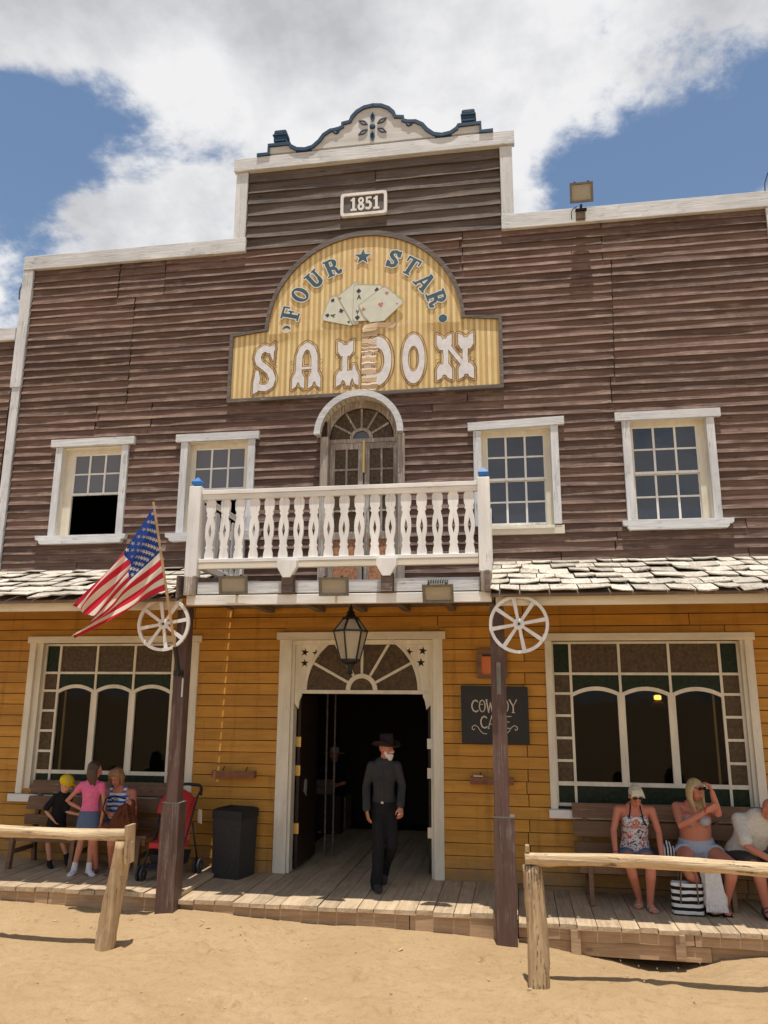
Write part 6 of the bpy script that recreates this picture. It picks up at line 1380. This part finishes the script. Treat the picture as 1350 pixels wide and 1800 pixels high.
mb = MB(); h = c.hip; mb.tube([h + V3((0, 0, .055)), h + V3((0, 0, -.03)), h + V3((0, 0, -.17))], [(.118, .092), (.138, .112), (.152, .125)], 20, side=c.side); organic(mb, 'skirt', 'denim', P, .008, 2)
c.hair(P, 'hair_brown', 'long', .0)
for q in (1, -1): sock(c, P, q, 'shoe_white', 'shoe', .010, .07)

# -- boy in a yellow cap
P = person((-5.9, -.38, Z), 'small boy in a yellow cap and black T-shirt leaning on the left bench')
c = Person((-5.95, -.50, Z + .55), (-5.88, -.52, Z + .85), (-5.86, -.53, Z + .92), (-5.83, -.55, Z + 1.02), (.85, .35, -.45), (.75, .6, 0), 1.12, .95, .14, .075, False); c.front = V3((.5, -.8, 0))
c.arm(1, (-5.66, -.52, Z + .66), (.3, -.3, -1)); c.arm(-1, (-5.93, -.62, Z + .60), (-.5, -.5, -1)); c.leg(-1, (-6.00, -.56, Z + .30), (-5.99, -.50, Z + .06), (.7, -.7, 0)); c.leg(1, (-5.80, -.56, Z + .32), (-5.76, -.50, Z + .15), (.5, -.4, -.6)); c.body(P, 'skin_fair')
mb = MB(); c.torso(mb, .018, -.3, 1.2); [c.armtube(mb, q, .018, .85) for q in (1, -1)]; organic(mb, 'tee', 'tee_black', P, .009, 2)
mb = MB(); c.torso(mb, .014, -.3, .0); [c.legtube(mb, q, .024, .88, .01) for q in (1, -1)]; organic(mb, 'shorts', 'strap_black', P, .009, 2)
c.hair(P, 'hair_brown', 'short')
mb = MB(); mb.ell(c.head + c.hu * .05 - c.face * .015, (.088, .10, .080), c.face, 16); mb.tube([c.head + c.hu * .050 + c.face * .05, c.head + c.hu * .035 + c.face * .145], [(.07, .008), (.055, .006)], 12, side=c.hs, round_=True); organic(mb, 'cap', 'cap_yellow', P, .006, 1)
MB().ell(c.head + c.hu * .065 + c.hs * .075 - c.face * .01, (.008, .028, .028), c.face, 10).build('cap_patch', 'denim_light', P)
for q in (1, -1): sock(c, P, q, 'tee_black', 'shoe', .012, .03)

# -- woman in blue and white striped top on the left bench
P = person((-5.15, -.45, Z), 'woman in blue and white striped top on the left bench, looking into a bag')
c = Person((-5.10, -.42, Z + .53), (-5.12, -.46, Z + .90), (-5.12, -.48, Z + 1.00), (-5.13, -.56, Z + 1.13), (.05, -.92, -.40), (-1, 0, 0), 1.68, 1.08, .185, .10); c.front = V3((0, -.98, .1))
c.arm(1, (-5.04, -.74, Z + .70), (-1, .2, -.6), (.9, -.3, .0), .5, palm=(0, 0, -1)); c.arm(-1, (-4.77, -.72, Z + .80), (1, .2, -.7), (-.3, -.6, .6), 1.0, palm=(-1, 0, 0), elbow=(-4.86, -.56, Z + .66))
c.leg(1, (-5.24, -.86, Z + .50), (-5.24, -.72, Z + .08), (-.1, -1, 0)); c.leg(-1, (-4.97, -.88, Z + .50), (-5.05, -.66, Z + .08), (.1, -1, 0)); c.body(P, 'skin_red', bust=.066)
mb = MB(); c.torso(mb, .012, -.1, .92); c.bust(mb, .010, .066)
for q in (-1, 1): mb.tube([c.SH[q].lerp(c.neck, .45) + V3((0, -.02, .045)), c.chest + c.side * q * .07 + c.front * .10 - V3((0, 0, .07))], [.020, .026], 8, round_=True); mb.tube([c.SH[q].lerp(c.neck, .45) + V3((0, -.02, .045)), c.chest + c.side * q * .07 - c.front * .09 - V3((0, 0, .07))], .02, 8, round_=True)
organic(mb, 'striped_top', 'stripe_blue', P, .008, 2)
mb = MB(); c.torso(mb, .012, -.3, -.04); [c.legtube(mb, q, .016, .45, .012) for q in (1, -1)]; organic(mb, 'shorts', 'denim', P, .009, 2)
c.hair(P, 'hair_auburn', 'bob'); c.hair(P, 'hair_auburn', 'fringe')
for q in (1, -1): sock(c, P, q, 'sandal', 'shoe', .004)
w = MB(); w.tube([(-5.125 + .06 * math.cos(a), -.62, Z + .86 + .02 * math.sin(2 * a)) for a in np.linspace(0, 6.28, 16)], .005, 6, cap=False); w.build('bow', 'strap_black', P)
mb = MB(); b0_ = V3((-4.86, -.80, Z + .50)); mb.ell(b0_ + V3((0, 0, .10)), (.19, .12, .16), (0, -1, 0), 20); mb.tube([b0_ + V3((-.02, 0, .12)), b0_ + V3((.0, .03, .26)), b0_ + V3((.07, .05, .36))], [(.16, .10), (.12, .07), (.05, .03)], 14, side=(1, 0, 0), round_=True)
for k in range(7): a = k * .9; mb.tube([b0_ + V3((.16 * math.cos(a), -.10, .04)), b0_ + V3((.10 * math.cos(a + .4), -.10, .20)), b0_ + V3((.03, -.03, .34))], .018, 6, round_=True)
BG = empty('handbag', (-4.86, -.80, Z + .44), 'large soft brown leather bag held open on the lap of the woman in stripes', 'bag'); organic(mb, 'bag_body', 'bag_leather', BG, .008, 2)
w = MB(); w.smooth = True; w.tube([(-5.04, -.86, Z + .66), (-5.12, -.88, Z + .78), (-5.10, -.86, Z + .90), (-5.0, -.83, Z + .94), (-4.86, -.80, Z + .90)], .009, 8); w.build('handle', 'strap_black', BG)

# -- woman in halter top on the right bench
Z = -.06
P = person((1.32, -.55, Z), 'woman in a black and white floral halter top sitting hunched on the right bench')
c = Person((1.31, -.42, Z + .52), (1.32, -.50, Z + .98), (1.325, -.53, Z + 1.08), (1.325, -.66, Z + 1.175), (.08, -.78, -.62), (-1, 0, 0), 1.68, 1.0, .19, .098); c.front = V3((0, -.96, .2))
c.arm(1, (1.06, -.70, Z + .56), (-1, .3, 0), (.05, -.25, -1), .45, elbow=(1.07, -.52, Z + .78), palm=(.9, .1, 0)); c.arm(-1, (1.56, -.70, Z + .55), (1, .3, 0), (.0, -.25, -1), .45, elbow=(1.575, -.52, Z + .78), palm=(-.9, .1, 0))
c.leg(1, (1.19, -.86, Z + .47), (1.30, -.62, Z + .10), (-.25, -1, -.1)); c.leg(-1, (1.41, -.88, Z + .47), (1.40, -.74, Z + .09), (.15, -1, -.1)); c.body(P, 'skin_red', bust=.068)
mb = MB(); c.torso(mb, .012, -.02, .74); c.bust(mb, .008, .068); organic(mb, 'halter_top', 'floral_top', P, .008, 2)
w = MB(); w.smooth = True
for q in (-1, 1): w.tube([c.neck + c.side * q * .05 + V3((0, -.02, .02)), c.chest + c.side * q * .065 + c.front * .115 + V3((0, 0, -.01)), c.hip.lerp(c.chest, .82) + c.side * q * .08 + c.front * .15], .007, 6)
w.build('neck_strap', 'strap_black', P)
w = MB(); w.tube([c.hip.lerp(c.chest, .80) + c.side * (x) + c.front * (.155 - x * x * 3.5) + V3((0, 0, .022 * math.cos(x * 40))) for x in np.linspace(-.13, .13, 15)], [(.004, .014)] * 15, 6); w.build('top_trim', 'shoe_white', P)
mb = MB(); c.torso(mb, .012, -.3, -.02); [c.legtube(mb, q, .016, .36, .014) for q in (1, -1)]; organic(mb, 'shorts', 'denim', P, .009, 2)
c.hair(P, 'hair_pale', 'bob' if False else 'fringe'); MB().ell(c.head - c.face * .09 + c.hu * .07, (.035, .03, .04), c.face, 10).build('hair_bun', 'hair_pale', P)
def glasses(c, P, up, fw, rot=0):
    w = MB()
    for q in (-1, 1): w.ell(c.head + c.hu * up + c.face * fw + c.hs * q * .034, (.028, .012, .022), c.face, 10)
    w.tube([c.head + c.hu * up + c.face * fw - c.hs * .06, c.head + c.hu * (up + .008) + c.face * (fw + .008), c.head + c.hu * up + c.face * fw + c.hs * .06], .004, 6)
    for q in (-1, 1): w.tube([c.head + c.hu * up + c.face * fw + c.hs * q * .062, c.head + c.hu * (up - .02) + c.face * (fw - .08) + c.hs * q * .082], .004, 6)
    w.build('sunglasses', 'sunglass', P)
glasses(c, P, .062, .088)
for q in (1, -1):
    w = MB(); w.smooth = True; _, n_, h_, t_ = c.limbs['l', q]; sd_ = t_.cross(V3((0, 0, 1))).normalized()
    for a0, r0 in ((.02, .040), (.07, .042), (.115, .044)): w.tube([h_ + t_ * a0 + sd_ * r0 * math.cos(a) + V3((0, 0, -.075 + (.07 - a0 * .3) * math.sin(a))) for a in np.linspace(0, 3.14, 9)], .006, 6)
    w.build('sandal_strap', 'sandal_pale', P); w = MB(); w.tube([h_ - t_ * .06 + V3((0, 0, -.09)), h_ + t_ * .18 + V3((0, 0, -.088))], [(.038, .008), (.045, .008)], 10, side=sd_); w.build('sandal_sole', 'sandal', P)
w = MB(); w.tube([c.limbs['a', 1][2] + V3((.03 * math.cos(a), .03 * math.sin(a), .03)) for a in np.linspace(0, 6.28, 13)], .005, 6, cap=False); w.build('wristband', plain('band_red', (.5, .02, .03), .5), P)

# -- woman in bikini top and denim shorts
P = person((2.0, -.6, Z), 'long haired blonde woman in silver bikini top and pale denim shorts, one hand raised')
c = Person((2.0, -.42, Z + .56), (1.985, -.47, Z + 1.02), (1.99, -.50, Z + 1.13), (2.0, -.59, Z + 1.255), (.52, -.72, -.42), (-1, 0, 0), 1.72, 1.24, .185, .105); c.front = V3((0, -.98, .12))
c.arm(1, (2.06, -.80, Z + 1.06), (-1, 0, -.8), (.7, -.1, .35), .8, elbow=(1.80, -.68, Z + .88), palm=(0, .8, .3)); c.arm(-1, (2.15, -.74, Z + 1.25), (1, 0, 0), (-.3, -.1, .9), .9, elbow=(2.21, -.66, Z + 1.02), palm=(-1, 0, 0))
c.leg(1, (1.77, -.90, Z + .52), (2.0, -.72, Z + .09), (.3, -1, 0)); c.leg(-1, (2.26, -.92, Z + .52), (2.19, -.74, Z + .09), (-.1, -1, 0)); c.body(P, 'skin_red', bust=.085, belly=.03)
mb = MB()
for q in (-1, 1): ct = c.hip + (c.chest - c.hip) * .76 + c.side * q * .078 + c.front * .118; mb.ell(ct, (.076, .086, .066), c.front)
o = organic(mb, 'bikini_top', 'bikini_silver', P, .007, 1)
w = MB(); w.tube([c.hip.lerp(c.chest, .72) + c.side * .175 * math.cos(a) + c.front * .14 * math.sin(a) for a in np.linspace(0, 6.28, 25)], .007, 6, cap=False); w.build('strap', 'bikini_silver', P); MB().ell(c.hip.lerp(c.chest, .75) + c.front * .19, (.02, .01, .012), c.front, 8).build('bow', 'band_red', P)
mb = MB(); c.torso(mb, .014, -.3, .14, .034); [c.legtube(mb, q, .016, .30, .016) for q in (1, -1)]; organic(mb, 'shorts', 'denim_light', P, .009, 2); MB().ell(c.hip + c.front * .165 + V3((0, 0, .03)), (.012, .008, .012), c.front, 8).build('button', 'strap_black', P)
c.hair(P, 'hair_blonde', 'long', -.05); glasses(c, P, .070, .082)
for q in (1, -1):
    w = MB(); w.smooth = True; _, n_, h_, t_ = c.limbs['l', q]; sd_ = t_.cross(V3((0, 0, 1))).normalized()
    for a0, r0 in ((-.01, .042), (.05, .044), (.11, .048)): w.tube([h_ + t_ * a0 + sd_ * r0 * math.cos(a) + V3((0, 0, -.075 + (.075 - a0 * .3) * math.sin(a))) for a in np.linspace(0, 3.14, 9)], .010, 6)
    w.build('sandal_strap', 'sandal', P); w = MB(); w.tube([h_ - t_ * .06 + V3((0, 0, -.085)), h_ + t_ * .18 + V3((0, 0, -.085))], [(.042, .010), (.05, .010)], 10, side=sd_); w.build('sandal_sole', 'strap_black', P)
w = MB(); w.tube([c.limbs['a', 1][2] + V3((-.02, .01, 0)) + V3((.0, .034 * math.cos(a), .034 * math.sin(a))) for a in np.linspace(0, 6.28, 13)], .006, 6, cap=False); w.build('wristband', 'band_red', P)

# -- man in white T-shirt leaning forward at the right edge
P = person((2.65, -.6, Z), 'bald man in a white T-shirt and dark shorts leaning forward on the right bench')
c = Person((2.50, -.42, Z + .53), (2.62, -.62, Z + .93), (2.68, -.68, Z + 1.0), (2.735, -.78, Z + 1.085), (.30, -.70, -.72), (-.95, .2, 0), 1.76, 1.12, .20, .10, False); c.front = V3((.3, -.85, -.3))
c.arm(1, (2.72, -.95, Z + .56), (-1, -.2, -.5), (.7, -.3, -.3), .6, palm=(0, 0, -1), elbow=(2.46, -.78, Z + .70)); c.arm(-1, (2.86, -.95, Z + .60), (1, 0, -1), (-.6, -.3, -.2), .6, palm=(0, 0, -1))
c.leg(1, (2.52, -.88, Z + .50), (2.60, -.78, Z + .10), (-.1, -1, 0)); c.leg(-1, (2.83, -.88, Z + .50), (2.86, -.78, Z + .10), (.1, -1, 0)); c.body(P, 'skin_red', belly=.03)
mb = MB(); c.torso(mb, .020, -.12, 1.2, .03); [c.armtube(mb, q, .020, .78) for q in (1, -1)]; organic(mb, 'tee', 'tee_white', P, .009, 2)
mb = MB(); c.torso(mb, .014, -.3, -.02); [c.legtube(mb, q, .022, .82, .012) for q in (1, -1)]; organic(mb, 'shorts', 'shorts_grey', P, .009, 2)
for q in (1, -1):
    w = MB(); w.smooth = True; _, n_, h_, t_ = c.limbs['l', q]; sd_ = t_.cross(V3((0, 0, 1))).normalized()
    for a0, r0 in ((-.02, .044), (.04, .045), (.11, .048)): w.tube([h_ + t_ * a0 + sd_ * r0 * math.cos(a) + V3((0, 0, -.085 + (.085 - a0 * .3) * math.sin(a))) for a in np.linspace(0, 3.14, 9)], .012, 6)
    w.build('sandal_strap', 'shorts_grey', P); w = MB(); w.tube([h_ - t_ * .06 + V3((0, 0, -.09)), h_ + t_ * .19 + V3((0, 0, -.09))], [(.042, .012), (.05, .012)], 10, side=sd_); w.build('sandal_sole', 'strap_black', P)

# -- bags by the right bench
def softbox(x0, x1, y0, y1, z0, z1, bulge, name, mat, parent, lean=0, n=10):
    mb = MB(); vs = []; 
    for j in range(n + 1):
        t_ = j / n; z = z0 + (z1 - z0) * t_; b_ = bulge * math.sin(math.pi * min(1, t_ * 1.3)) ; sh = 1 - .12 * t_
        for k in range(24):
            a = 2 * math.pi * k / 24; cx_, cy_ = (x0 + x1) / 2 + lean * t_, (y0 + y1) / 2; cs, sn = math.cos(a), math.sin(a); q = (abs(cs) ** 4 + abs(sn) ** 4) ** -.25
            vs.append((cx_ + cs * q * (x1 - x0) / 2 * (1 + .03 * math.sin(5 * a + 3 * t_)), cy_ + sn * q * ((y1 - y0) / 2 * sh + b_ * .3 * math.sin(3 * a) * .3), z + .006 * math.sin(4 * a)))
    mb.smooth = True; mb.add(vs, [(j * 24 + k, j * 24 + (k + 1) % 24, (j + 1) * 24 + (k + 1) % 24, (j + 1) * 24 + k) for j in range(n) for k in range(24)] + [tuple(range(23, -1, -1))]); return mb.build(name, mat, parent)
T1 = empty('tote_bag', (1.78, -.85, Z), 'large black and white striped tote bag standing on the boards before the right bench', 'bag')
softbox(1.61, 1.94, -.93, -.79, Z, Z + .33, .03, 'bag_body', 'bag_stripe', T1)
for yy in (-.94, -.78): w = MB(); w.smooth = True; w.tube([(1.69, yy, Z + .12), (1.70, yy, Z + .33), (1.72, yy, Z + .45), (1.80, yy, Z + .49), (1.86, yy, Z + .42), (1.87, yy, Z + .33), (1.87, yy, Z + .12)], .008, 6); w.build('handle', 'sandal', T1)
T2 = empty('shoulder_bag', (1.66, -.52, Z + .455), 'small black and white striped cloth bag on the bench between the two women', 'bag')
mb = MB(); mb.ell((1.67, -.50, Z + .55), (.10, .08, .10), (0, -1, 0)); mb.tube([(1.67, -.5, Z + .55), (1.66, -.48, Z + .67)], [(.085, .06), (.03, .02)], 12, side=(1, 0, 0), round_=True); organic(mb, 'bag_body', 'bag_stripe_small', T2, .008, 2)
T3 = empty('carrier_bag', (2.08, -.80, Z), 'crumpled white carrier bag between the legs of the woman in bikini top', 'bag')
mb = MB(); mb.ell((2.06, -.88, Z + .16), (.13, .09, .14), (0, -1, 0)); mb.tube([(2.05, -.85, Z + .2), (2.03, -.86, Z + .38), (2.02, -.88, Z + .47)], [(.11, .07), (.10, .05), (.11, .03)], 12, side=(1, 0, 0), round_=True)
for k in range(8): mb.tube([(1.95 + .03 * k, -.96, Z + .06), (1.97 + .02 * k, -.93, Z + .46)], .012, 6, round_=True)
organic(mb, 'bag_body', 'bag_white', T3, .008, 1)
